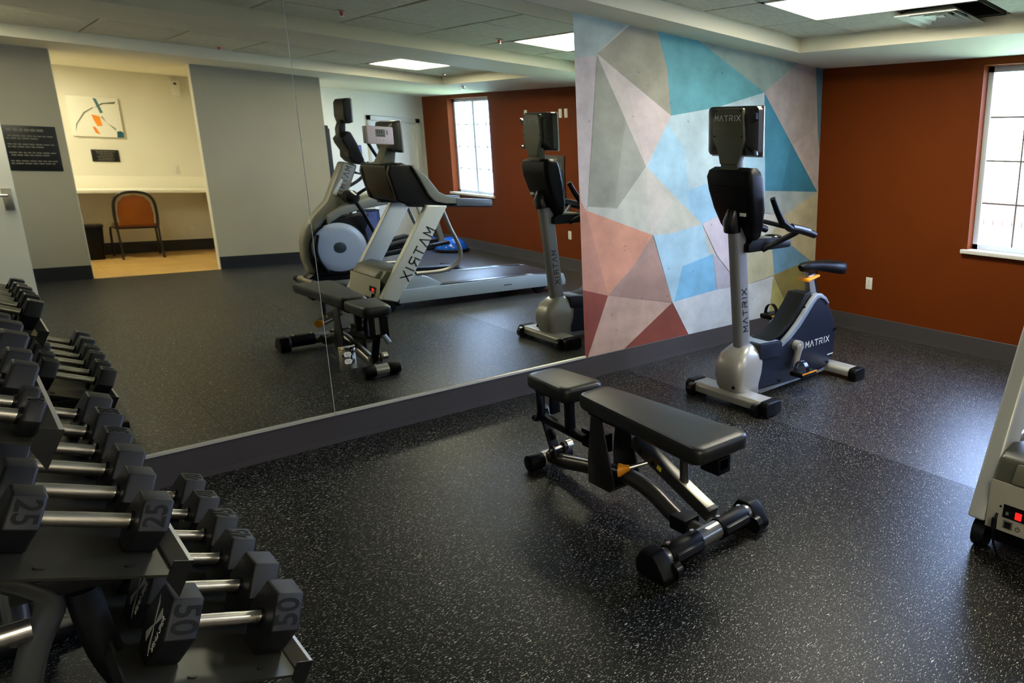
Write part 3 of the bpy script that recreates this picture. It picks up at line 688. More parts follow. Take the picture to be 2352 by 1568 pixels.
# upper screen
rings = []
for x, hy, z0, z1, r in ((.330, .155, 1.645, 1.825, .03), (.352, .195, 1.605, 1.862, .03), (.362, .208, 1.592, 1.876, .03), (.398, .212, 1.588, 1.880, .028), (.406, .206, 1.594, 1.874, .024)):
    rings.append([(x, a, b) for a, b in rrect(YB_+.012, (z0+z1)/2, hy, (z1-z0)/2, r, 5)])
up_c = obj('upper_screen', MB().loft(rings), mat('screen_housing', (46, 46, 44), .32), bk)
obj('bezel', MB().prism([(.398, 1.584), (.409, 1.588), (.409, 1.880), (.398, 1.884)], 1, YB_-.203, YB_+.227), mat('bezel_silver', (190, 188, 182), .3, metal=.4), up_c, bevel=.006)
obj('display_glass', MB().box((.4085, YB_-.175, 1.61), (.411, YB_+.20, 1.86)), GLASSD, up_c, smooth=False)
yc = YB_-.0
obj('back_cover', MB().prism([(yc-.115, 1.862), (yc+.115, 1.862), (yc+.128, 1.68), (yc+.085, 1.60), (yc+.070, 1.535), (yc-.070, 1.535), (yc-.10, 1.60), (yc-.128, 1.68)], 0, .308, .335), OLIVE, up_c, bevel=.010, seg=3)
for a, b in ((.1, 1.845), (-.1, 1.845), (.112, 1.70), (-.112, 1.70)): obj('screw', MB().cyl((.309, yc+a, b), (.3065, yc+a, b), .006, n=8), BLACK, up_c)
logo('brand_lettering', 'MATRIX', (.3075, yc, 1.805), (0, -1, 0), (0, 0, 1), .030, LOGOW, up_c, t=.15, adv=1.4, w=.95)
for sg in (-1,):
    obj('cable_slot', MB().prism([(YB_-.155, 1.815), (YB_-.20, 1.835), (YB_-.20, 1.80), (YB_-.155, 1.775)], 0, .332, .352), BLACKG, up_c, smooth=False)
    obj('bottom_pod', MB().prism([(YB_-.13, 1.60), (YB_-.20, 1.596), (YB_-.195, 1.625), (YB_-.17, 1.61), (YB_-.13, 1.66)], 0, .326, .36), BLACKG, up_c, bevel=.004)
obj('neck', MB().prism([(yc-.075, 1.49), (yc+.075, 1.49), (yc+.068, 1.56), (yc+.085, 1.61), (yc-.085, 1.61), (yc-.068, 1.56)], 0, .318, .375), OLIVE, bk, bevel=.010)
# handlebar
hb = obj('handlebar_base', MB().prism([(.42, 1.0), (.83, 1.01), (.845, 1.022), (.84, 1.06), (.70, 1.082), (.46, 1.08), (.42, 1.05)], 1, YB_-.085, YB_+.085), BLACK, bk, bevel=.012)
obj('bottle_ring', MB().lathe([(.052, 0), (.058, .008), (.052, .016), (.040, .012), (.040, -.02)], (.75, YB_, 1.072), 22, cap=False), BLACKG, hb)
obj('tray_lip', MB().box((.50, YB_-.07, 1.076), (.66, YB_+.07, 1.088)), OLIVE, hb, bevel=.004)
for sg in (-1, 1):
    y1 = YB_+sg*.215
    obj('handlebar', MB().tube([(.56, YB_+sg*.075, 1.01), (.66, YB_+sg*.13, 1.065), (.74, YB_+sg*.19, 1.115), (.755, y1, 1.135)], .019, 12, sub=5), BLACK, bk)
    g = obj('grip', MB().tube([(.485, y1, 1.345), (.53, y1, 1.27), (.585, y1, 1.195), (.66, y1, 1.155), (.76, y1, 1.14), (.87, y1, 1.115), (.925, y1, 1.098)], [.018, .021, .024, .024, .024, .026, .024], 14, sub=1), BLACK, bk)
    obj('pulse_pad', MB().tube([(.68, y1, 1.160), (.76, y1, 1.147), (.86, y1, 1.125)], .0248, 12), mat('pad_dark_grey', (46, 46, 48), .35), g)
obj('cross_bar', MB().tube([(.60, YB_-.215, 1.17), (.59, YB_, 1.19), (.60, YB_+.215, 1.17)], .015, 10, sub=6), BLACK, bk)
# seat
obj('seat_post', MB().bar((1.225, YB_, .58), (1.165, YB_, .81), .05, .085, (1, 0, 0)), mat('post_alu', (190, 190, 188), .28, metal=.6), bk, bevel=.008)
obj('post_scale', MB().bar((1.245, YB_-.0262, .64), (1.20, YB_-.0262, .77), .001, .018, (1, 0, 0)), BLACK, bk, smooth=False)
obj('adjust_lever', MB().prism([(1.09, .735), (1.225, .762), (1.23, .778), (1.095, .755)], 1, YB_-.06, YB_+.045), YELLOW, bk, bevel=.006)
rings = []
for x, h, zt, zb in ((1.06, .018, .872, .85), (1.085, .034, .888, .826), (1.15, .046, .89, .824), (1.25, .066, .885, .822), (1.35, .10, .876, .805), (1.43, .115, .874, .785), (1.49, .11, .872, .775), (1.53, .088, .864, .785), (1.545, .055, .852, .80)):
    rings.append([(x, a, b) for a, b in rrect(YB_, (zt+zb)/2-.02, h, (zt-zb)/2, min(h, (zt-zb)/2)*.85, 5)])
seat = obj('seat', MB().loft(rings), BLACK, bk)
obj('seat_clamp', MB().box((1.13, YB_-.03, .775), (1.24, YB_+.03, .815)), BLACKG, bk, bevel=.006)
# cranks and pedals
ax = (.905, .315)
for sg, px_, pz in ((-1, .865, .155), (1, 1.03, .465)):
    y0, y1 = YB_+sg*.125, YB_+sg*.150
    cr = obj('crank', MB().tube([(ax[0], (y0+y1)/2, ax[1]), (px_, (y0+y1)/2, pz)], [.030, .017], 14).cyl((ax[0], YB_+sg*.10, ax[1]), (ax[0], y1+sg*.004, ax[1]), .038), SILVER, bk)
    obj('axle_bolt', MB().cyl((ax[0], y1, ax[1]), (ax[0], y1+sg*.010, ax[1]), .014, n=10), CHROME, cr)
    yp = YB_+sg*.215; hh = .055
    pd = obj('pedal', MB().prism([(px_-.085, pz-.012), (px_-.075, pz-.026), (px_+.075, pz-.026), (px_+.085, pz-.012), (px_+.08, pz+.010), (px_-.08, pz+.010)], 1, yp-hh, yp+hh).cyl((px_, y1, pz), (px_, yp-sg*hh, pz), .011), BLACK, bk, bevel=.006)
    for s2 in (-1, 1): obj('pedal_stripe', MB().box((px_-.08, yp+s2*(hh-.004), pz-.002), (px_+.08, yp+s2*(hh+.002), pz+.008)), YELLOW, pd, bevel=.001)
    obj('pedal_tip', MB().box((px_+.076, yp-hh, pz-.008), (px_+.087, yp+hh, pz+.004)), YELLOW, pd, bevel=.001)
    sp = [Vector((px_-.02, yp+hh*math.cos(q)*1.0, pz+.005+.075*math.sin(q))) for q in [math.pi*k/10 for k in range(11)]]
    v = []
    for p in sp: v += [p+Vector((-.018, 0, 0)), p+Vector((.018, 0, 0)), p+Vector((.018, 0, .003)), p+Vector((-.018, 0, .003))]
    obj('pedal_strap', MB().loft([v[i*4:i*4+4] for i in range(11)]), BLACKG, pd)
logo('brand_lettering', 'MATRIX', (1.175, YB_-.1052, .292), (1, 0, 0), (.0, 0, 1), .043, LOGOW, body, t=.16, adv=1.36, w=.93)
obj('body_mark', MB().box((1.30, YB_-.1045, .163), (1.372, YB_-.1062, .170)), LOGOW, body, smooth=False)
obj('rear_handle', MB().tube([(1.39, YB_-.05, .10), (1.44, YB_-.05, .15), (1.45, YB_, .16), (1.44, YB_+.05, .15), (1.39, YB_+.05, .10)], .009, 8, sub=4), BLACK, bk)

# ================================================================= BENCH
XB = -.94
bn = thing('weight_bench', (XB, -1.65, 0), 'black padded adjustable weight bench in the middle of the floor', 'weight bench')
def pad(name, poly, z0, z1):
    def ringp(s, z):
        cx = sum(p[0] for p in poly)/len(poly); cy = sum(p[1] for p in poly)/len(poly); out = []
        n = len(poly); r = .045
        for i in range(n):
            a, p, b = Vector(poly[i-1]), Vector(poly[i]), Vector(poly[(i+1) % n])
            d1 = (a-p).normalized(); d2 = (b-p).normalized()
            for k in range(6):
                t = k/5; q0 = p+d1*r; q1 = p+d2*r; out.append((q0*(1-t)**2 + p*2*t*(1-t) + q1*t*t))
        c = Vector((cx, cy))
        rs = []
        for q in out:
            d = q-c; rs.append((c.x+d.x*(1-s/d.length), c.y+d.y*(1-s/d.length), z))
        return rs
    return obj(name, MB().loft([ringp(.016, z0), ringp(.004, z0+.008), ringp(0, z0+.02), ringp(0, z1-.02), ringp(.004, z1-.008), ringp(.014, z1-.001), ringp(.05, z1+.001)]), VINYL, bn)
pad('seat_pad', [(-1.022, -1.0), (-.848, -1.0), (-.820, -1.375), (-1.036, -1.362)], .432, .50)
pad('back_pad', [(-1.012, -1.425), (-.850, -1.415), (-.802, -2.312), (-1.078, -2.30)], .432, .50)
for _a, _b in ((-1.06, -1.33), (-1.50, -2.26)): obj('pad_plate', MB().box((XB-.065, _a, .415), (XB+.065, _b, .434)), BLACK, bn, bevel=.004)
obj('pad_rail', MB().bar((XB, -1.48, .405), (XB, -2.30, .405), .055, .05), BLACK, bn, bevel=.006)
obj('rail_stop', MB().box((XB-.035, -2.20, .365), (XB+.035, -2.30, .432)), BLACK, bn, bevel=.005)
for sg in (-1, 1):
    x = XB+sg*.07
    obj('side_plate', MB().prism([(-1.50, .085), (-1.66, .085), (-1.69, .12), (-1.665, .215), (-1.605, .42), (-1.535, .42), (-1.515, .30), (-1.50, .20)], 0, x-.005, x+.005), DKMET, bn, bevel=.003)
obj('plate_bridge', MB().box((XB-.07, -1.50, .085), (XB+.07, -1.66, .10)), DKMET, bn, bevel=.003)
mb_path = [(XB, -1.07, .058), (XB, -1.20, .068), (XB, -1.36, .098), (XB, -1.52, .128), (XB, -1.66, .150), (XB, -1.77, .152), (XB, -1.88, .130), (XB, -1.98, .090), (XB, -2.07, .062), (XB, -2.19, .055)]
fr = obj('main_tube', MB().tube(mb_path, .036, 18, sub=4), mat('gunmetal', (74, 70, 66), .28, metal=.75), bn)
obj('tube_bracket', MB().box((XB-.042, -2.02, .04), (XB+.042, -2.12, .105)), BLACK, bn, bevel=.01)
# rear foot
rf = obj('rear_foot', MB().tube([(XB-.045, -1.05, .045), (XB+.045, -1.05, .045)], .040, 18), SILVER, bn)
for sg in (-1, 1): obj('foot_cap', MB().tube([(XB+sg*.04, -1.05, .044), (XB+sg*.115, -1.05, .044)], .043, 18), BLACK, rf, bevel=.006)
# front foot bar with sleeves, bolts, wheels
ft = obj('front_foot', MB().tube([(XB-.27, -2.205, .062), (XB+.27, -2.205, .062)], .042, 20), mat('foot_metal', (150, 148, 145), .25, metal=.7), bn)
for sg in (-1, 1):
    x0, x1 = XB+sg*.055, XB+sg*.215
    sv = obj('foot_sleeve', MB().tube([(x0, -2.205, .062), (x1, -2.205, .062)], .0475, 20), BLACK, ft, bevel=.004)
    obj('sleeve_pad', MB().box((x0+sg*.015, -2.235, .085), (x1-sg*.015, -2.262, .055)), mat('sleeve_grey', (40, 40, 46), .4), sv, bevel=.004)
    for f in (.12, .88): obj('bolt', MB().cyl((x0+(x1-x0)*f, -2.195, .107), (x0+(x1-x0)*f, -2.194, .1135), .009, n=10), CHROME, sv)
    xe = XB+sg*.265
    e = obj('foot_end', MB().prism([(-2.12, .004), (-2.285, .004), (-2.29, .03), (-2.25, .085), (-2.215, .112), (-2.15, .11), (-2.115, .06)], 0, xe-.032, xe+.036), BLACK, ft, bevel=.012, seg=3)
    obj('wheel', MB().cyl((xe-sg*.038-.012, -2.268, .036), (xe-sg*.038+.016, -2.268, .036), .036, n=20), BLACKG, ft)
logo('embossed_lettering', 'MATRIX', (XB+.135, -2.197, .1098), (1, 0, 0), (0, 1, .1), .018, BLACKG, ft, t=.2, adv=1.35, w=.9)
# sloping strut, post, knob
stt = obj('incline_strut', MB().bar((XB, -1.76, .345), (XB, -2.235, .165), .052, .055), mat('strut_grey', (66, 64, 60), .3, metal=.6), bn, bevel=.004)
obj('strut_end', MB().bar((XB, -2.06, .2325+.0285), (XB, -2.225, .170+.0285), .044, .003), mat('strut_cap_cream', (206, 200, 176), .3, metal=.3), stt, bevel=.001)
obj('warning_label', MB().bar((XB-.0265, -1.93, .285), (XB-.0265, -1.955, .276), .002, .02), mat('label_yellow', (226, 206, 60), .5), stt, smooth=False)
obj('strut_post', MB().tube([(XB, -2.07, .22), (XB, -2.07, .41)], .019, 14), mat('gunmetal_post', (98, 96, 94), .25, metal=.7), bn)
for y, z in ((-1.82, .322), (-1.90, .292)): obj('strut_hole', MB().cyl((XB-.0262, y, z), (XB-.028, y, z), .010, n=12), BLACKG, stt)
kn = obj('lock_knob', MB().tube([(XB-.128, -1.80, .262), (XB-.123, -1.805, .262), (XB-.103, -1.815, .264), (XB-.088, -1.825, .266)], [.029, .029, .018, .013], 18), YELLOW, bn)
obj('knob_shaft', MB().cyl((XB-.091, -1.823, .266), (XB-.02, -1.86, .278), .010), CHROME, kn)
# seat support links
obj('seat_frame', MB().bar((XB-.03, -1.03, .275), (XB-.03, -1.42, .262), .035, .035).bar((XB-.03, -1.30, .26), (XB-.03, -1.30, .42), .04, .035, (1,0,0)).bar((XB-.03, -1.05, .27), (XB-.03, -1.05, .42), .032, .03, (1,0,0)), BLACK, bn, bevel=.004)
obj('seat_post', MB().bar((XB+.045, -1.05, .27), (XB+.045, -1.05, .42), .02, .05, (1,0,0)), BLACK, bn, bevel=.004)
obj('seat_hinge', MB().bar((XB+.02, -1.36, .25), (XB+.02, -1.52, .25), .06, .09), BLACK, bn, bevel=.004)
arc = [Vector((XB-.055, -1.04-.05*math.sin(q), .35-.085*math.cos(q))) for q in [R(-20+14*k) for k in range(12)]]
obj('adjust_sector', MB().tube(arc, .014, 8), BLACK, bn)
obj('adjust_ladder', MB().bar((XB-.01, -1.035, .30), (XB-.01, -1.135, .085), .016, .045, (1,0,0)).cyl((XB-.018, -1.10, .185), (XB-.002, -1.10, .185), .03), BLACK, bn, bevel=.003)
obj('adjust_grip', MB().cyl((XB+.02, -1.0, .30), (XB+.045, -.985, .245), .016), SILVB, bn)
for sg in (-1, 1):
    obj('pivot_tab', MB().prism([(-1.105, .06), (-1.165, .06), (-1.16, .125), (-1.145, .142), (-1.125, .142), (-1.11, .125)], 0, XB+sg*.03-.004, XB+sg*.03+.004), DKMET, bn, bevel=.002)
obj('pivot_pin', MB().cyl((XB-.045, -1.135, .118), (XB+.05, -1.135, .118), .010).cyl((XB+.045, -1.135, .118), (XB+.075, -1.135, .118), .026), CHROME, bn)

# ================================================================= TREADMILL
YT0, YT1 = -3.0, -3.885
tm = thing('treadmill', (.75, (YT0+YT1)/2, 0), 'light grey treadmill with tall screen and sloping uprights, shown whole in the mirror', 'treadmill')
LGREY = mat('treadmill_grey', (188, 190, 184), .34, metal=.2)
LBLUE = mat('treadmill_side', (156, 170, 182), .34, metal=.25)
for sg, y in ((1, YT0), (-1, YT1)):
    ya, yb = (y, y-.075) if sg > 0 else (y, y+.075)
    u = obj('upright', MB().prism([(-.205, .145), (-.06, .10), (.10, .34), (.487, 1.02), (.29, 1.03), (-.01, .50)], 1, ya, yb), LGREY, tm, bevel=.014, seg=3)
    d = Vector((.487+.06, 0, .92)).normalized(); c = Vector((.155, y+sg*.0004, .545))
    # lettering reads upward on the outer face
    logo('brand_lettering', 'MATRIX', c, d if sg < 0 else -d, Vector((-d.z, 0, d.x)), .085, LOGOK, u, t=.15, adv=1.42, w=.9)
    obj('side_rail', MB().prism([(-.05, .085), (1.70, .075), (1.74, .085), (1.74, .20), (1.39, .225), (-.02, .215)], 1, ya, ya-sg*.115), LBLUE, tm, bevel=.008)
    obj('step_strip', MB().prism([(.36, .224), (1.66, .214), (1.66, .222), (.36, .232)], 1, ya-sg*.018, ya-sg*.108), mat('step_strip_dark', (60, 66, 74), .3, metal=.4), tm, bevel=.002)
    obj('end_cap', MB().prism([(1.66, .06), (1.775, .07), (1.785, .12), (1.76, .205), (1.66, .222)], 1, ya+sg*.006, ya-sg*.125), LBLUE, tm, bevel=.012)
    obj('rear_foot', MB().prism([(1.36, .085), (1.56, .085), (1.50, .03), (1.47, .002), (1.43, .002), (1.41, .03)], 1, ya-sg*.02, ya-sg*.08), BLACK, tm, bevel=.006)
    obj('front_wheel', MB().cyl((-.135, ya-sg*.02, .062), (-.135, ya-sg*.075, .062), .062, n=24), BLACKG, tm)
    obj('hood_wing', MB().prism([(.02, .21), (.05, .335), (.13, .36), (.25, .318), (.345, .262), (.40, .214)], 1, ya-sg*.02, ya-sg*.14), LBLUE, tm, bevel=.012)
    # console side wing + hand rail
    wng = obj('console_wing', MB().prism([(.0, 1.33), (.06, 1.065), (.17, 1.02), (.52, 1.003), (.60, 1.0), (.60, 1.08), (.52, 1.10), (.43, 1.145), (.33, 1.29), (.19, 1.41), (.02, 1.41)], 1, ya-sg*.085, ya-sg*.15), BLACK, tm, bevel=.016, seg=3)
    obj('wing_trim', MB().prism([(.20, 1.405), (.24, 1.39), (.345, 1.295), (.44, 1.155), (.53, 1.11), (.66, 1.092), (.66, 1.03), (.50, 1.035), (.40, 1.06), (.34, 1.12), (.27, 1.27)], 1, ya-sg*.055, ya-sg*.125), mat('console_wing_grey', (112, 114, 106), .34, metal=.2), tm, bevel=.012, seg=3)
    obj('hand_rail', MB().prism([(.60, 1.0), (.965, 1.0), (.982, 1.02), (.978, 1.072), (.64, 1.088), (.60, 1.092)], 1, ya-sg*.05, ya-sg*.12), mat('rail_rubber', (72, 80, 90), .42), tm, bevel=.010)
    obj('rail_underside', MB().prism([(.15, 1.012), (.97, .992), (.97, 1.006), (.15, 1.03)], 1, ya-sg*.046, ya-sg*.152), BLACK, tm, bevel=.004)
    obj('support_tube', MB().tube([(.44, ya-sg*.03, 1.0), (.505, ya-sg*.03, .80), (.585, ya-sg*.03, .60), (.58, ya-sg*.03, .47), (.50, ya-sg*.03, .395), (.38, ya-sg*.03, .362), (.14, ya-sg*.03, .36)], .021, 12, sub=4), mat('tube_grey', (126, 122, 114), .3, metal=.5), tm)
obj('running_belt', MB().box((.05, YT0-.115, .195), (1.72, YT1+.115, .216)), mat('belt_black', (34, 36, 40), .42, bump=.2, bscale=200), tm, bevel=.006)
obj('deck_frame', MB().box((.0, YT0-.10, .09), (1.66, YT1+.10, .195)), BLACK, tm, bevel=.004)
obj('rear_roller', MB().cyl((1.715, YT0-.12, .165), (1.715, YT1+.12, .165), .045), BLACK, tm)
hood = MB().prism([(-.165, .31), (-.10, .405), (.02, .43), (.13, .40), (.32, .29), (.38, .22), (-.10, .22)], 1, YT0-.075, YT1+.075)
obj('motor_hood', hood, mat('hood_olive', (70, 70, 56), .4), tm, bevel=.02, seg=3)
obj('hood_recess', MB().prism([(-.188, .34), (-.13, .405), (-.09, .385), (-.16, .315)], 1, YT0-.16, YT1+.16), mat('hood_inset', (88, 86, 72), .4), tm, bevel=.012)
fp = obj('front_panel', MB().prism([(-.20, .13), (-.192, .125), (-.165, .325), (-.175, .328)], 1, YT0-.078, YT1+.078), mat('panel_grey', (170, 166, 150), .38), tm, bevel=.002)
def fpx(z): return -.2005+(z-.13)*.127
obj('lower_skirt', MB().box((-.15, YT0-.09, .045), (.0, YT1+.09, .13)), BLACK, tm, bevel=.008)
def onp(name, y0, y1, z0, z1, d, m, par, bevel=0):
    return obj(name, MB().prism([(fpx(z0), z0), (fpx(z0)-d, z0), (fpx(z1)-d, z1), (fpx(z1), z1)], 1, y0, y1), m, par, bevel=bevel, smooth=False)
sw = onp('switch_plate', -3.145, -3.30, .190, .243, .003, BLACK, fp)
onp('power_switch', -3.196, -3.222, .198, .226, .008, RED, sw, .002)
onp('fuse_button', -3.158, -3.170, .205, .217, .007, CHROME, sw); onp('breaker_button', -3.176, -3.186, .205, .217, .006, BLACKG, sw)
onp('power_socket', -3.158, -3.186, .150, .175, .005, BLACKG, fp); onp('port_frame', -3.152, -3.192, .146, .179, .003, mat('port_grey', (110, 108, 98), .4), fp)
onp('panel_hole', -3.128, -3.136, .225, .233, .002, BLACKG, fp)
ring = [Vector((fpx(.155)-.002, -3.213+.009*math.cos(q), .158+.009*math.sin(q))) for q in [R(120+30*k) for k in range(11)]]
obj('power_mark', MB().tube(ring, .0012, 6).box((fpx(.165)-.003, -3.2119, .158), (fpx(.165)-.001, -3.2141, .170)), BLACK, fp)
obj('power_cord', MB().tube([(fpx(.17)-.004, -3.125, .20), (-.235, -3.128, .15), (-.225, -3.14, .06), (-.20, -3.2, .012), (-.10, -3.5, .010), (.0, -3.84, .010)], .0055, 8, sub=5).cyl((-.226, -3.125, .19), (-.236, -3.129, .145), .011), BLACK, tm)
# console body and screen
obj('console_body', MB().prism([(.0, 1.40), (.15, 1.43), (.25, 1.39), (.34, 1.26), (.36, 1.15), (.24, 1.05), (.08, 1.06), (.03, 1.18)], 1, YT0-.15, YT1+.15), BLACK, tm, bevel=.022, seg=3)
obj('console_dash', MB().prism([(.26, 1.40), (.36, 1.262), (.366, 1.268), (.266, 1.406)], 1, YT0-.17, YT1+.17), GLASSD, tm, smooth=False)
ym = (YT0+YT1)/2
obj('neck', MB().prism([(.03, 1.40), (.17, 1.41), (.185, 1.50), (.20, 1.58), (.12, 1.60), (.085, 1.50)], 1, ym-.09, ym+.09), OLIVE, tm, bevel=.012)
scr = obj('upper_screen', MB().loft([[(x, a, b) for a, b in rrect(ym, (z0+z1)/2, hy, (z1-z0)/2, .03, 5)] for x, hy, z0, z1 in ((.105, .15, 1.58, 1.76), (.135, .20, 1.54, 1.81), (.18, .215, 1.525, 1.825), (.215, .21, 1.53, 1.82))]), mat('screen_housing', (46, 46, 44)), tm)
obj('display_glass', MB().box((.2145, ym-.19, 1.55), (.2175, ym+.19, 1.80)), GLASSD, scr, smooth=False)
obj('bezel', MB().prism([(.196, 1.522), (.2145, 1.526), (.2145, 1.824), (.196, 1.828)], 1, ym-.219, ym+.219), mat('bezel_grey', (110, 114, 112), .35, metal=.3), scr, bevel=.006)
logo('brand_lettering', 'MATRIX', (.1045, ym, 1.70), (0, -1, 0), (0, 0, 1), .028, LOGOW, scr, adv=1.35, w=.85)
obj('model_badge', MB().box((1.02, YT0+.0006, .140), (1.11, YT0-.002, .152)), mat('badge_dark', (70, 76, 82), .4), tm, smooth=False)

# ================================================================= ELLIPTICAL
YE = -5.0
el = thing('elliptical_trainer', (.5, YE, 0), 'grey elliptical trainer with a round flywheel cover behind the treadmill, seen in the mirror', 'elliptical trainer')
FG = mat('elliptical_frame', (132, 130, 118), .36, metal=.25)
outl = [(.227, 1.40), (.14, 1.20), (.035, .955), (-.11, .80), (-.205, .66), (-.25, .50), (-.252, .32), (-.215, .15), (-.14, .14), (-.165, .30), (-.162, .45), (-.10, .60), (-.01, .74), (.10, .83), (.22, .92), (.28, 1.10), (.382, 1.36)]
frm = obj('mast_frame', MB().prism(outl, 1, YE-.075, YE+.075), FG, el, bevel=.03, seg=3)
d = Vector((.382-.22, 0, 1.36-.96)).normalized()
logo('brand_lettering', 'MATRIX', (.215, YE+.0755, 1.16), -d, (-d.z, 0, d.x), .055, LOGOK, frm, t=.15, adv=1.45, w=.9)
obj('mast_inset', MB().prism([(.10, 1.04), (.13, 1.02), (.215, 1.19), (.20, 1.21)], 1, YE+.074, YE+.0775), mat('inset_white', (205, 205, 200), .3), frm, smooth=False)
shr = [(-.15, .12), (-.20, .30), (-.16, .50), (-.07, .66), (.05, .755), (.20, .79), (.36, .80), (.43, .82), (.42, .72), (.38, .62), (.40, .50), (.46, .40), (.47, .28), (.36, .20), (.15, .11)]
sh2 = obj('drive_housing', MB().prism(shr, 1, YE-.125, YE+.125), BLACK, el, bevel=.025, seg=3)
for sg in (-1, 1):
    Mr = Matrix.Rotation(R(-90*sg), 3, 'X')
    fl = obj('flywheel_cover', MB().lathe([(.275, 0), (.280, .012), (.265, .026), (.20, .032), (.07, .034), (.005, .034)], (.085, YE+sg*.122, .435), 48, Mr), mat('flywheel_grey', (176, 182, 190), .32), el)
    obj('hub', MB().lathe([(.062, .030), (.062, .040), (.045, .044), (.004, .044)], (.085, YE+sg*.122, .435), 24, Mr), mat('hub_dark', (44, 56, 58), .4), fl)
    arc = [(.085+.286*math.cos(q), YE+sg*.140, .435+.286*math.sin(q)) for q in [R(120+10*k) for k in range(13)]]
    obj('cover_band', MB().tube(arc, .014, 8), BLACK, sh2)
    obj('cover_strap', MB().tube([(-.15+.03, YE+sg*.158, .59), (-.15, YE+sg*.160, .43), (-.13, YE+sg*.158, .30), (-.06, YE+sg*.15, .17)], .016, 8, sub=5), BLACK, fl)
    # upper link beam
    obj('link_beam', MB().loft([[(x, YE+sg*.20+a, z+b) for a, b in rrect(0, 0, .03, h, .02, 3)] for x, z, h in ((-.02, .76, .05), (.12, .855, .05), (.35, .925, .055), (.72, 1.01, .075), (.95, 1.00, .07), (1.10, .93, .05))]), FG, el)
    obj('pivot_ball', MB().tube([(.21, YE+sg*.16, 1.01), (.24, YE+sg*.22, 1.00), (.27, YE+sg*.26, .985)], [.075, .085, .055], 16), BLACKG, el)
    obj('swing_arm', MB().tube([(.24, YE+sg*.23, 1.0), (.36, YE+sg*.26, 1.09), (.50, YE+sg*.29, 1.175), (.585, YE+sg*.30, 1.27), (.575, YE+sg*.30, 1.36), (.51, YE+sg*.29, 1.47), (.44, YE+sg*.28, 1.61)], .0175, 10, sub=4), BLACK, el)
    obj('lower_link', MB().tube([(.24, YE+sg*.23, 1.0), (.34, YE+sg*.22, .82), (.43, YE+sg*.21, .60)], .02, 10), BLACK, el)
    obj('fixed_grip', MB().tube([(.40, YE+sg*.08, 1.27), (.52, YE+sg*.20, 1.255), (.64, YE+sg*.21, 1.262), (.62, YE+sg*.18, 1.33), (.56, YE+sg*.13, 1.39)], .014, 10, sub=4), BLACK, el)
    p = obj('pedal_plate', MB().prism([(.60, .40), (.93, .46), (.95, .50), (.93, .51), (.62, .445), (.585, .42)], 1, YE+sg*.07, YE+sg*.24), BLACK, el, bevel=.008)
    obj('pedal_rail', MB().bar((.40, YE+sg*.16, .30), (1.30, YE+sg*.16, .42), .06, .05), BLACKG, el, bevel=.008)
    obj('crank_arm', MB().bar((1.10, YE+sg*.20, .93), (1.22, YE+sg*.17, .42), .03, .06, (1, 0, 0)), FG, el, bevel=.008)
    obj('foot_pad', MB().tube([(-.23, YE+sg*.20, .05), (-.23, YE+sg*.36, .045)], [.034, .036], 14), BLACK, el)
obj('front_stabilizer', MB().tube([(-.23, YE-.22, .058), (-.23, YE+.22, .058)], .038, 16), mat('stab_chrome', (170, 168, 158), .22, metal=.8), el)
obj('base_beam', MB().prism([(-.24, .05), (1.45, .05), (1.45, .10), (.55, .13), (.40, .22), (-.15, .18), (-.24, .10)], 1, YE-.10, YE+.10), BLACK, el, bevel=.015)
obj('rear_stabilizer', MB().box((1.38, YE-.33, .005), (1.48, YE+.33, .085)), BLACK, el, bevel=.015)
con = obj('lower_console', MB().prism([(.225, 1.65), (.295, 1.735), (.325, 1.725), (.38, 1.60), (.435, 1.42), (.425, 1.375), (.385, 1.365), (.32, 1.40), (.28, 1.45), (.285, 1.52), (.24, 1.60)], 1, YE-.145, YE+.145), BLACK, el, bevel=.014, seg=3)
obj('console_hood', MB().prism([(.42, 1.42), (.46, 1.405), (.52, 1.37), (.50, 1.355), (.43, 1.375)], 1, YE-.07, YE+.07), BLACK, el, bevel=.008)
scr = obj('upper_screen', MB().prism([(.285, 1.83), (.268, 1.90), (.275, 2.05), (.295, 2.085), (.33, 2.095), (.355, 2.085), (.345, 1.83), (.32, 1.815)], 1, YE-.15, YE+.15), BLACK, el, bevel=.012, seg=3)
obj('bezel', MB().prism([(.342, 1.826), (.358, 1.834), (.368, 2.082), (.352, 2.098)], 1, YE-.153, YE+.153), mat('bezel_grey', (110, 114, 112)), scr, bevel=.004)
obj('neck', MB().prism([(.235, 1.66), (.30, 1.72), (.31, 1.84), (.27, 1.86), (.235, 1.76)], 1, YE-.07, YE+.07), BLACK, el, bevel=.012)
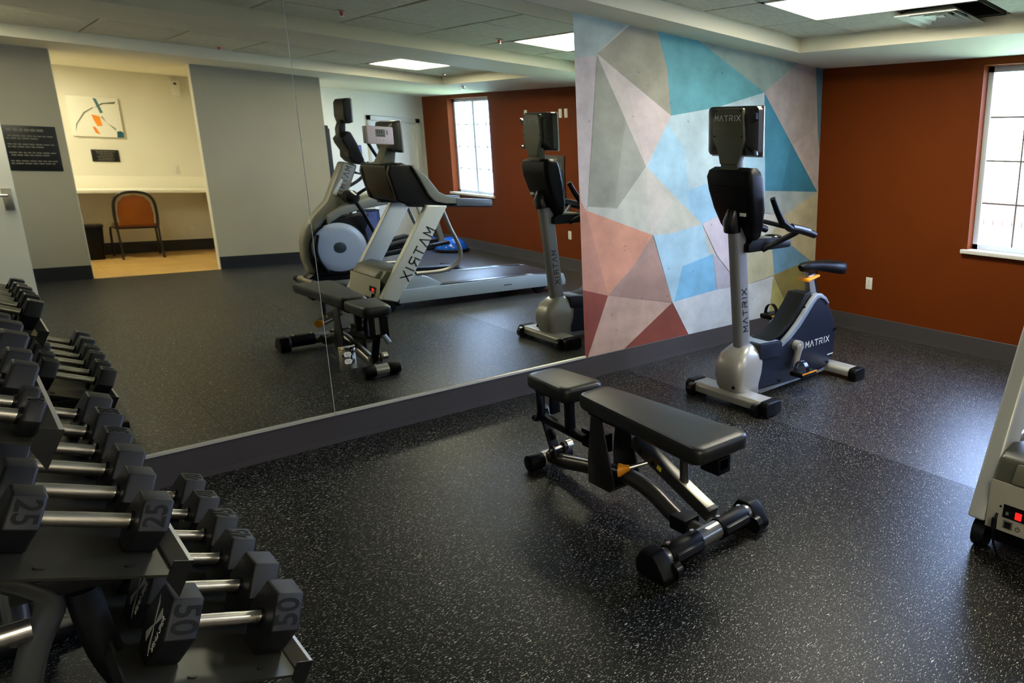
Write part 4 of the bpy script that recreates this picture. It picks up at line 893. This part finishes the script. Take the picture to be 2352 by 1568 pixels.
# ================================================================= DUMBBELL RACK AND DUMBBELLS
TILT = R(24.5); CU, SU = math.cos(TILT), math.sin(TILT)
YN, YM = -2.097, -.80
LIPS = [(-2.26, .24), (-2.449, .624), (-2.598, .985)]
rk = thing('dumbbell_rack', (-2.6, (YN+YM)/2, 0), 'black three-tier dumbbell rack standing against the left wall beside the mirror', 'dumbbell rack')
RACKB = mat('rack_black', (14, 14, 14), .4, noise=.08, nscale=10)
RACKT = mat('rack_tray', (46, 45, 38), .34, metal=.35)
RACKE = mat('rack_lip_edge', (170, 168, 160), .3, metal=.4)
def ax(lx, lz, u, n):   # position along the tray slope (u: outward/down, n: up from the tray) relative to the lip tip
    return (lx + u*CU + n*SU, lz - u*SU + n*CU)
LIPH = .03; DEP = .36
for (lx, lz) in LIPS:
    tray_p = [ax(lx, lz, 0, -LIPH), ax(lx, lz, -DEP, -LIPH), ax(lx, lz, -DEP, -LIPH-.006), ax(lx, lz, 0, -LIPH-.006)]
    sh = obj('shelf_tray', MB().prism(tray_p, 1, YN, YM), RACKT, rk, smooth=False)
    obj('front_lip', MB().prism([ax(lx, lz, 0, 0), ax(lx, lz, -.006, 0), ax(lx, lz, -.006, -LIPH), ax(lx, lz, -.03, -LIPH), ax(lx, lz, -.03, -LIPH-.012), ax(lx, lz, 0, -LIPH-.05)], 1, YN, YM), RACKB, sh, smooth=False)
    obj('lip_edge', MB().prism([ax(lx, lz, .0012, .0005), ax(lx, lz, -.0065, .0005), ax(lx, lz, -.0065, -.004), ax(lx, lz, .0012, -.004)], 1, YN, YM), RACKE, sh, smooth=False)
    obj('lip_face', MB().prism([ax(lx, lz, -.0062, -.004), ax(lx, lz, -.022, -.026), ax(lx, lz, -.022, -.030), ax(lx, lz, -.0062, -.010)], 1, YN, YM), mat('lip_grey', (112, 110, 102), .4, metal=.2), sh, smooth=False)
    obj('back_flange', MB().prism([ax(lx, lz, -DEP, -LIPH), ax(lx, lz, -DEP-.006, -LIPH), ax(lx, lz, -DEP-.006, .0), ax(lx, lz, -DEP, .0)], 1, YN, YM), RACKB, sh, smooth=False)
    for ye in (YN, YM-.003):
        obj('end_plate', MB().prism([ax(lx, lz, 0.001, .001), ax(lx, lz, -.034, .001), ax(lx, lz, -.034, -LIPH-.012), ax(lx, lz, 0.001, -LIPH-.052)], 1, ye-.0005, ye+.0035), RACKB, sh, smooth=False)
    for u, y in ((-.09, YN+.05), (-.23, YN+.05), (-.09, YM-.05), (-.23, YM-.05)):
        a = ax(lx, lz, u, -LIPH); b = ax(lx, lz, u, -LIPH+.003)
        obj('bolt', MB().cyl((a[0], y, a[1]), (b[0], y, b[1]), .009, n=10), DKMET, sh)
TUBEM = mat('rack_tube', (92, 92, 90), .3, metal=.5)
for y in (-1.86, -1.04):
    pts = [(-2.95, y, 1.08), (-2.92, y, .90), (-2.83, y, .72), (-2.70, y, .585), (-2.665, y, .52), (-2.705, y, .42), (-2.73, y, .30), (-2.70, y, .12), (-2.68, y, .03)]
    obj('upright_tube', MB().tube(pts, .026, 14, sub=4), TUBEM, rk)
    for pa, pb in (((-2.90, y, 1.0), (-2.68, y, .93)), ((-2.72, y, .57), (-2.52, y, .545)), ((-2.72, y, .20), (-2.32, y, .17))):
        obj('shelf_arm', MB().bar(pa, pb, .04, .045), RACKB, rk, bevel=.004)
    obj('front_strut', MB().tube([(-2.615, y, .53), (-2.60, y, .36), (-2.56, y, .20), (-2.52, y, .03)], .03, 12, sub=4), RACKB, rk)
    obj('floor_foot', MB().box((-2.95, y-.035, 0), (-2.22, y+.035, .04)), RACKB, rk, bevel=.008)
obj('cross_tube', MB().tube([(-2.72, -1.86, .46), (-2.72, -1.04, .46)], .022, 12), TUBEM, rk)
obj('side_tube', MB().tube([(-2.98, -1.90, .505), (-2.70, -1.90, .495)], .024, 12), CHROME, rk)

SIZES = {5: (.040, .027, .060, .013), 10: (.046, .036, .062, .014), 15: (.054, .043, .066, .0145), 20: (.062, .050, .072, .015), 25: (.071, .055, .076, .0165), 30: (.076, .058, .076, .0165), 35: (.081, .060, .076, .0165), 40: (.085, .061, .076, .0165), 45: (.089, .062, .076, .0168), 50: (.093, .064, .076, .017)}
_db = {}
def hexring(s, x, sc=1.0):
    h = s*math.sqrt(3)/2
    return [(x, a*sc, b*sc) for a, b in ((s/2, h), (s, 0), (s/2, -h), (-s/2, -h), (-s, 0), (-s/2, h))]
def db_mesh(w):
    if w in _db: return _db[w]
    s, L, a, hr = SIZES[w]
    head = MB().loft([hexring(s, a, .95), hexring(s, a+.004), hexring(s, a+L-.004), hexring(s, a+L, .94)]).mesh('head', bevel=.0028, seg=2, ang=25)
    head2 = MB().loft([hexring(s, -a, .95), hexring(s, -a-.004), hexring(s, -a-L+.004), hexring(s, -a-L, .94)]).mesh('head', bevel=.0028, seg=2, ang=25)
    hand = MB().tube([(-a-.004, 0, 0), (-a*.6, 0, 0), (0, 0, 0), (a*.6, 0, 0), (a+.004, 0, 0)], [hr, hr, hr*1.03, hr, hr], 18).mesh('handle')
    col = MB().tube([(a-.006, 0, 0), (a+.004, 0, 0)], hr*1.35, 16).mesh('collar')
    txt = text_mesh(str(w), s*.78, .0012)
    # emblem for the head ends: four-winged star and small word under it
    em = MB()
    for (p) in ([(.0, .02), (.42, .30), (.55, .62), (.13, .20)], [(.0, .02), (-.42, .22), (-.30, .60), (-.05, .16)], [(.0, -.02), (.42, -.22), (.30, -.60), (.05, -.16)], [(.0, -.02), (-.42, -.30), (-.55, -.62), (-.13, -.20)]):
        q = [(b*s*.62, a_*s*1.15) for a_, b in p]; em.prism(q, 0, -a-L-.0006, -a-L+.0004)
    em = em.mesh('emblem', smooth=False)
    for me, m in ((head, RUBBER), (head2, RUBBER), (hand, CHROME), (col, BLACKG), (em, mat('emblem_grey', (178, 178, 165), .5))): me.materials.append(m)
    if not txt.materials: txt.materials.append(RUBTXT)
    _db[w] = (head, head2, hand, col, em, txt); return _db[w]
FACES = {'top': (math.pi/2, ), 'front': (math.pi/6 + math.pi, )}
def dumbbell(w, tier, y, label, u_off=None, roll=0, num='top', flip=False, emblem=False):
    s, L, a, hr = SIZES[w]; h = s*math.sqrt(3)/2; lx, lz = LIPS[tier]
    u = (-.055 - (L+a) - (.165-(L+a))*.35) if u_off is None else u_off
    p = ax(lx, lz, u, -LIPH+h+.0008)
    e = thing('dumbbell', (0, 0, 0), label, 'dumbbell', 'rubber hex dumbbells on the rack')
    me = db_mesh(w)
    parts = [('head', me[0]), ('head', me[1]), ('handle', me[2]), ('collar', me[3]), ('collar', me[3])]
    hs = []
    for n, m_ in parts: hs.append(link(n, m_, None, e))
    hs[4].rotation_euler = (0, 0, math.pi)
    sides = ((1, hs[0]), (-1, hs[1]))
    for sg, hd in sides:
        xc = sg*(a+L/2)
        for face in num.split('+'):
            if face == 'none': continue
            if face == 'top': nv = Vector((0, 0, 1)); vv = Vector((0, 1, 0))
            else: nv = Vector((0, -math.sin(R(60)), math.cos(R(60)))); vv = Vector((0, math.cos(R(60)), math.sin(R(60))))
            # digits read along the facet width, turned a quarter
            uvv = Vector((-1 if sg > 0 else 1, 0, 0))     # tops of the digits face the handle
            rv = uvv.cross(nv)
            o = link('number', me[5], None, hd); o.matrix_local = frame(Vector((xc, 0, 0)) + nv*(h+.0002), rv, uvv)
    if emblem:
        link('emblem', me[4], None, hs[1])
        o = logo('emblem_word', 'XMARK', (-a-L-.0004, -s*.50, 0), (0, 0, 1), (0, 1, 0), s*.15, MATS['emblem_grey'], hs[1], t=.2, adv=1.3, w=.9)
    del e['_o']
    e.location = (p[0], y, p[1]); e.rotation_euler = (0, TILT, 0)
    return e
BOT = [(50, -1.93, 'front', 'nearest of the two fifty pound dumbbells at the near end of the bottom tier'), (50, -1.725, '', 'second fifty pound dumbbell on the bottom tier, behind the nearest one'),
       (45, -1.515, 'top', 'forty-five pound dumbbell third from the near end of the bottom tier'), (45, -1.325, 'top', 'forty-five pound dumbbell fourth from the near end of the bottom tier'),
       (40, -1.115, 'top', 'forty pound dumbbell fifth from the near end of the bottom tier'), (40, -.925, 'top', 'forty pound dumbbell at the mirror end of the bottom tier')]
MID = [(25, -1.93, 'front', 'twenty-five pound dumbbell at the near end of the middle tier'), (25, -1.735, '', 'second twenty-five pound dumbbell on the middle tier'), (30, -1.56, '', 'third dumbbell from the near end of the middle tier'),
       (30, -1.385, 'top', 'thirty pound dumbbell fourth from the near end of the middle tier'), (35, -1.20, 'top', 'thirty-five pound dumbbell fifth from the near end of the middle tier'), (35, -1.0, '', 'dumbbell at the mirror end of the middle tier')]
TOP = [(5, -2.035, 'top', 'smallest dumbbell at the near end of the top tier'), (5, -1.93, '', 'second small dumbbell from the near end of the top tier'), (15, -1.80, '', 'third dumbbell from the near end of the top tier'), (15, -1.655, '', 'fourth dumbbell from the near end of the top tier'),
       (20, -1.505, '', 'fifth dumbbell from the near end of the top tier'), (20, -1.345, '', 'sixth dumbbell from the near end of the top tier'), (10, -1.19, '', 'seventh dumbbell from the near end of the top tier'), (10, -1.06, '', 'dumbbell at the mirror end of the top tier')]
for i, (w, y, nf, lb) in enumerate(BOT):
    dumbbell(w, 0, y, lb, u_off=-.165, num=nf or 'none', emblem=i < 2)
for i, (w, y, nf, lb) in enumerate(MID): dumbbell(w, 1, y, lb, u_off=-.168, num=nf or 'none')
for i, (w, y, nf, lb) in enumerate(TOP): dumbbell(w, 2, y, lb, u_off=-(SIZES[w][1]+SIZES[w][2])-.030, num=nf or 'none')
# ================================================================= BALANCE BALLS
def bosu(x, y, label):
    t = thing('balance_ball', (x, y, 0), label, 'balance ball', 'blue half-dome balance balls')
    obj('platform', MB().lathe([(.20, .002), (.245, .006), (.255, .022), (.25, .04), (.235, .045)], (x, y, 0), 40), BLACK, t)
    prof = [(.232*math.cos(R(a)), .042+.185*math.sin(R(a))) for a in range(0, 89, 8)] + [(.006, .227)]
    obj('dome', MB().lathe(prof, (x, y, 0), 40), BLUE, t)
    for r, z in ((.20, .134), (.15, .183)): obj('dome_ridge', MB().tube([(x+r*math.cos(R(k*10)), y+r*math.sin(R(k*10)), z) for k in range(37)], .003, 6), BLUE, t)
bosu(2.30, -6.97, 'front blue half-dome balance ball by the orange wall, seen in the mirror')
bosu(2.12, -7.52, 'rear blue half-dome balance ball partly hidden behind the other one')

# ================================================================= ALCOVE
t = thing('desk_counter', (-1.25, -8.75, .88), 'long cream built-in counter with a backsplash along the alcove wall', 'counter')
CT = mat('counter_cream', (240, 236, 220), .35)
obj('worktop', MB().box((-2.298, -8.45, .862), (-.202, YA+.001, .905)), CT, t, bevel=.006)
obj('backsplash', MB().box((-2.298, YA+.022, .905), (-.202, YA+.001, 1.062)), CT, t, bevel=.003)
obj('bracket', MB().box((-.26, -8.50, .72), (-.205, YA+.005, .862)), CT, t, bevel=.003)
ch = thing('stacking_chair', (-1.11, -8.6, 0), 'orange vinyl stacking chair with black tube frame pulled up to the alcove counter', 'chair')
cx, cy = -1.10, -8.42
BLKT = mat('chair_tube', (14, 14, 15), .35)
bf = [(cx-.20, cy-.0, .44), (cx-.205, cy+.03, .60), (cx-.19, cy+.05, .76), (cx-.13, cy+.06, .855), (cx, cy+.062, .885), (cx+.13, cy+.06, .855), (cx+.19, cy+.05, .76), (cx+.205, cy+.03, .60), (cx+.20, cy, .44)]
obj('back_frame', MB().tube(bf, .016, 12, sub=5), BLKT, ch)
bp_ = [(-.165, .45), (-.172, .60), (-.155, .74), (-.10, .82), (0, .845), (.10, .82), (.155, .74), (.172, .60), (.165, .45)]
v0 = []; v1 = []
for a, z in bp_:
    yy = cy+.0+.055*((z-.44)/.44)
    v0.append((cx+a, yy+.012, z)); v1.append((cx+a, yy-.028, z))
N = len(bp_)
obj('backrest', MB().add(v0+v1, [tuple(range(N)), tuple(range(2*N-1, N-1, -1))]+[(i, i+N, (i+1) % N+N, (i+1) % N) for i in range(N)]), mat('chair_vinyl', (146, 78, 14), .34), ch, bevel=.012)
obj('seat', MB().box((cx-.20, cy-.02, .405), (cx+.20, cy-.40, .455)), MATS['chair_vinyl'], ch, bevel=.018)
for sx in (-1, 1):
    obj('rear_leg', MB().tube([(cx+sx*.20, cy, .44), (cx+sx*.195, cy+.03, .22), (cx+sx*.20, cy+.07, .006)], .012, 10), BLKT, ch)
    obj('front_leg', MB().tube([(cx+sx*.205, cy-.05, .41), (cx+sx*.215, cy-.34, .40), (cx+sx*.225, cy-.38, .33), (cx+sx*.23, cy-.40, .006)], .012, 10, sub=3), BLKT, ch)
obj('seat_rail', MB().tube([(cx-.205, cy-.01, .41), (cx+.205, cy-.01, .41)], .012, 10), BLKT, ch)
wb = thing('waste_bin', (-1.56, -8.62, 0), 'black plastic waste bin under the alcove counter beside the chair', 'bin')
rb = [[(a, b, z) for a, b in rrect(-1.56, -8.62, h, h*.8, .04, 5)] for h, z in ((.115, .004), (.13, .2), (.145, .44))]
obj('body', MB().loft(rb), BLACK, wb, bevel=.004)
obj('rim', MB().loft([[(a, b, z) for a, b in rrect(-1.56, -8.62, .152, .124, .045, 5)] for z in (.43, .455)]), BLACKG, wb, bevel=.005)

# ================================================================= PASSAGE BY THE WHITE DOOR
cb_ = thing('tall_cabinet', (.70, -7.25, 0), 'tall black cabinet at the end of the grey wall, seen in the mirror', 'cabinet')
obj('carcass', MB().box((.45, -7.05, .03), (.80, -7.50, 1.84)), mat('cabinet_black', (9, 9, 10), .5), cb_, bevel=.012)
obj('door', MB().box((.8005, -7.07, .08), (.818, -7.48, 1.80)), mat('cabinet_front', (10, 10, 11), .45), cb_, bevel=.004)
obj('handle', MB().tube([(.818, -7.11, .95), (.84, -7.11, .97), (.84, -7.11, 1.13), (.818, -7.11, 1.15)], .006, 8), CHROME, cb_)
obj('plinth', MB().box((.47, -7.07, 0), (.78, -7.48, .03)), BLACK, cb_)
hp = thing('laundry_hamper', (1.58, -8.2, 0), 'blue fabric laundry bag on a frame beside the white door, behind the treadmill', 'hamper')
rg = []
for k, (z, h) in enumerate(((.05, .12), (.12, .145), (.26, .155), (.40, .15), (.52, .145), (.575, .15))):
    ring = []
    for j in range(28):
        q = 2*math.pi*j/28; rr = h*(1+.05*math.sin(5*q+k*.7)+.025*math.sin(9*q-k)); ring.append((1.58+rr*math.cos(q), -8.2+rr*.8*math.sin(q), z))
    rg.append(ring)
obj('bag', MB().loft(rg), mat('hamper_blue', (56, 66, 104), .7, noise=.2, nscale=9), hp)
obj('frame', MB().tube([(1.58+.16*math.cos(R(k*15)), -8.2+.128*math.sin(R(k*15)), .585) for k in range(25)], .009, 8), BLACK, hp)
for a, b in ((-1,-1),(1,-1),(1,1),(-1,1)): obj('leg', MB().tube([(1.58+a*.12, -8.2+b*.10, .585), (1.58+a*.14, -8.2+b*.115, .005)], .008, 8), BLACK, hp)

# ================================================================= OUTSIDE THE WINDOWS
gr = obj('ground_outside', MB().box((XO+.2, 6, -.35), (22, -18, -.30)), mat('sunlit_grass', (176, 196, 140), .9, noise=.12), None, smooth=False); gr['kind'] = 'structure'
fc = thing('wooden_fence', (7.2, -4.5, -.3), 'reddish brown plank fence outside, faint through the bright windows', 'fence')
FW = [mat('fence_wood_%d' % k, c, .8, noise=.15, nscale=6) for k, c in enumerate(((166, 112, 98), (156, 104, 92), (174, 122, 108)))]
y = 2.0; k = 0
pme = [MB().box((7.18, -.068, -.30), (7.205, .068, 1.12+.01*i)).mesh('plank', bevel=.004, seg=1) for i in range(3)]
for i in range(3): pme[i].materials.append(FW[i])
while y > -13.5:
    o = link('plank', pme[k % 3], None, fc); o.location = (0, y, 0); y -= .147; k += 1
for z in (0.0, .8): obj('rail', MB().box((7.206, 2.1, z-.04), (7.24, -13.6, z+.04)), FW[1], fc, smooth=False)
def tree(x, y, h, label, seed):
    t = thing('garden_tree', (x, y, -.3), label, 'tree', 'trees beyond the fence')
    rnd = random.Random(seed)
    obj('trunk', MB().tube([(x, y, -.3), (x+.03, y+.04, .7), (x-.02, y, h*.55)], [.07, .05, .03], 8, sub=3), mat('bark', (96, 78, 60), .9), t)
    mb = MB()
    for b in range(9):
        q = rnd.uniform(0, 6.28); e = (x+rnd.uniform(.3, .8)*math.cos(q), y+rnd.uniform(.3, .9)*math.sin(q), h*rnd.uniform(.5, 1.0))
        mb.tube([(x, y, h*rnd.uniform(.3, .5)), ((x+e[0])/2, (y+e[1])/2, (h*.5+e[2])/2+.1), e], [.018, .012, .005], 5)
    obj('branches', mb, mat('bark', (96, 78, 60)), t)
    lf = MB()
    for k in range(700):
        q = rnd.uniform(0, 6.28); r = rnd.random()**.5*.95; zz = h*(.45+.6*rnd.random())
        c = Vector((x+r*math.cos(q), y+r*math.sin(q), zz)); d = Vector((rnd.uniform(-1,1), rnd.uniform(-1,1), rnd.uniform(-.6,.6))).normalized(); s_ = d.cross(Vector((rnd.uniform(-1,1), rnd.uniform(-1,1), 1))).normalized()
        L_ = rnd.uniform(.06, .11); lf.add([c-d*L_, c+s_*L_*.4+Vector((0,0,.008)), c+d*L_, c-s_*L_*.4+Vector((0,0,.008))], [(0,1,2),(0,2,3)])
    o = obj('foliage', lf, mat('leaf_green', (92, 138, 62), .6), t, smooth=False); o['kind'] = 'stuff'
tree(9.2, -.75, 2.6, 'green leafy tree beyond the fence outside the near window', 3)
tree(9.6, -13.0, 2.8, 'green leafy tree beyond the fence outside the far window', 5)

for o in SC.objects:
    if '_o' in o.keys(): del o['_o']
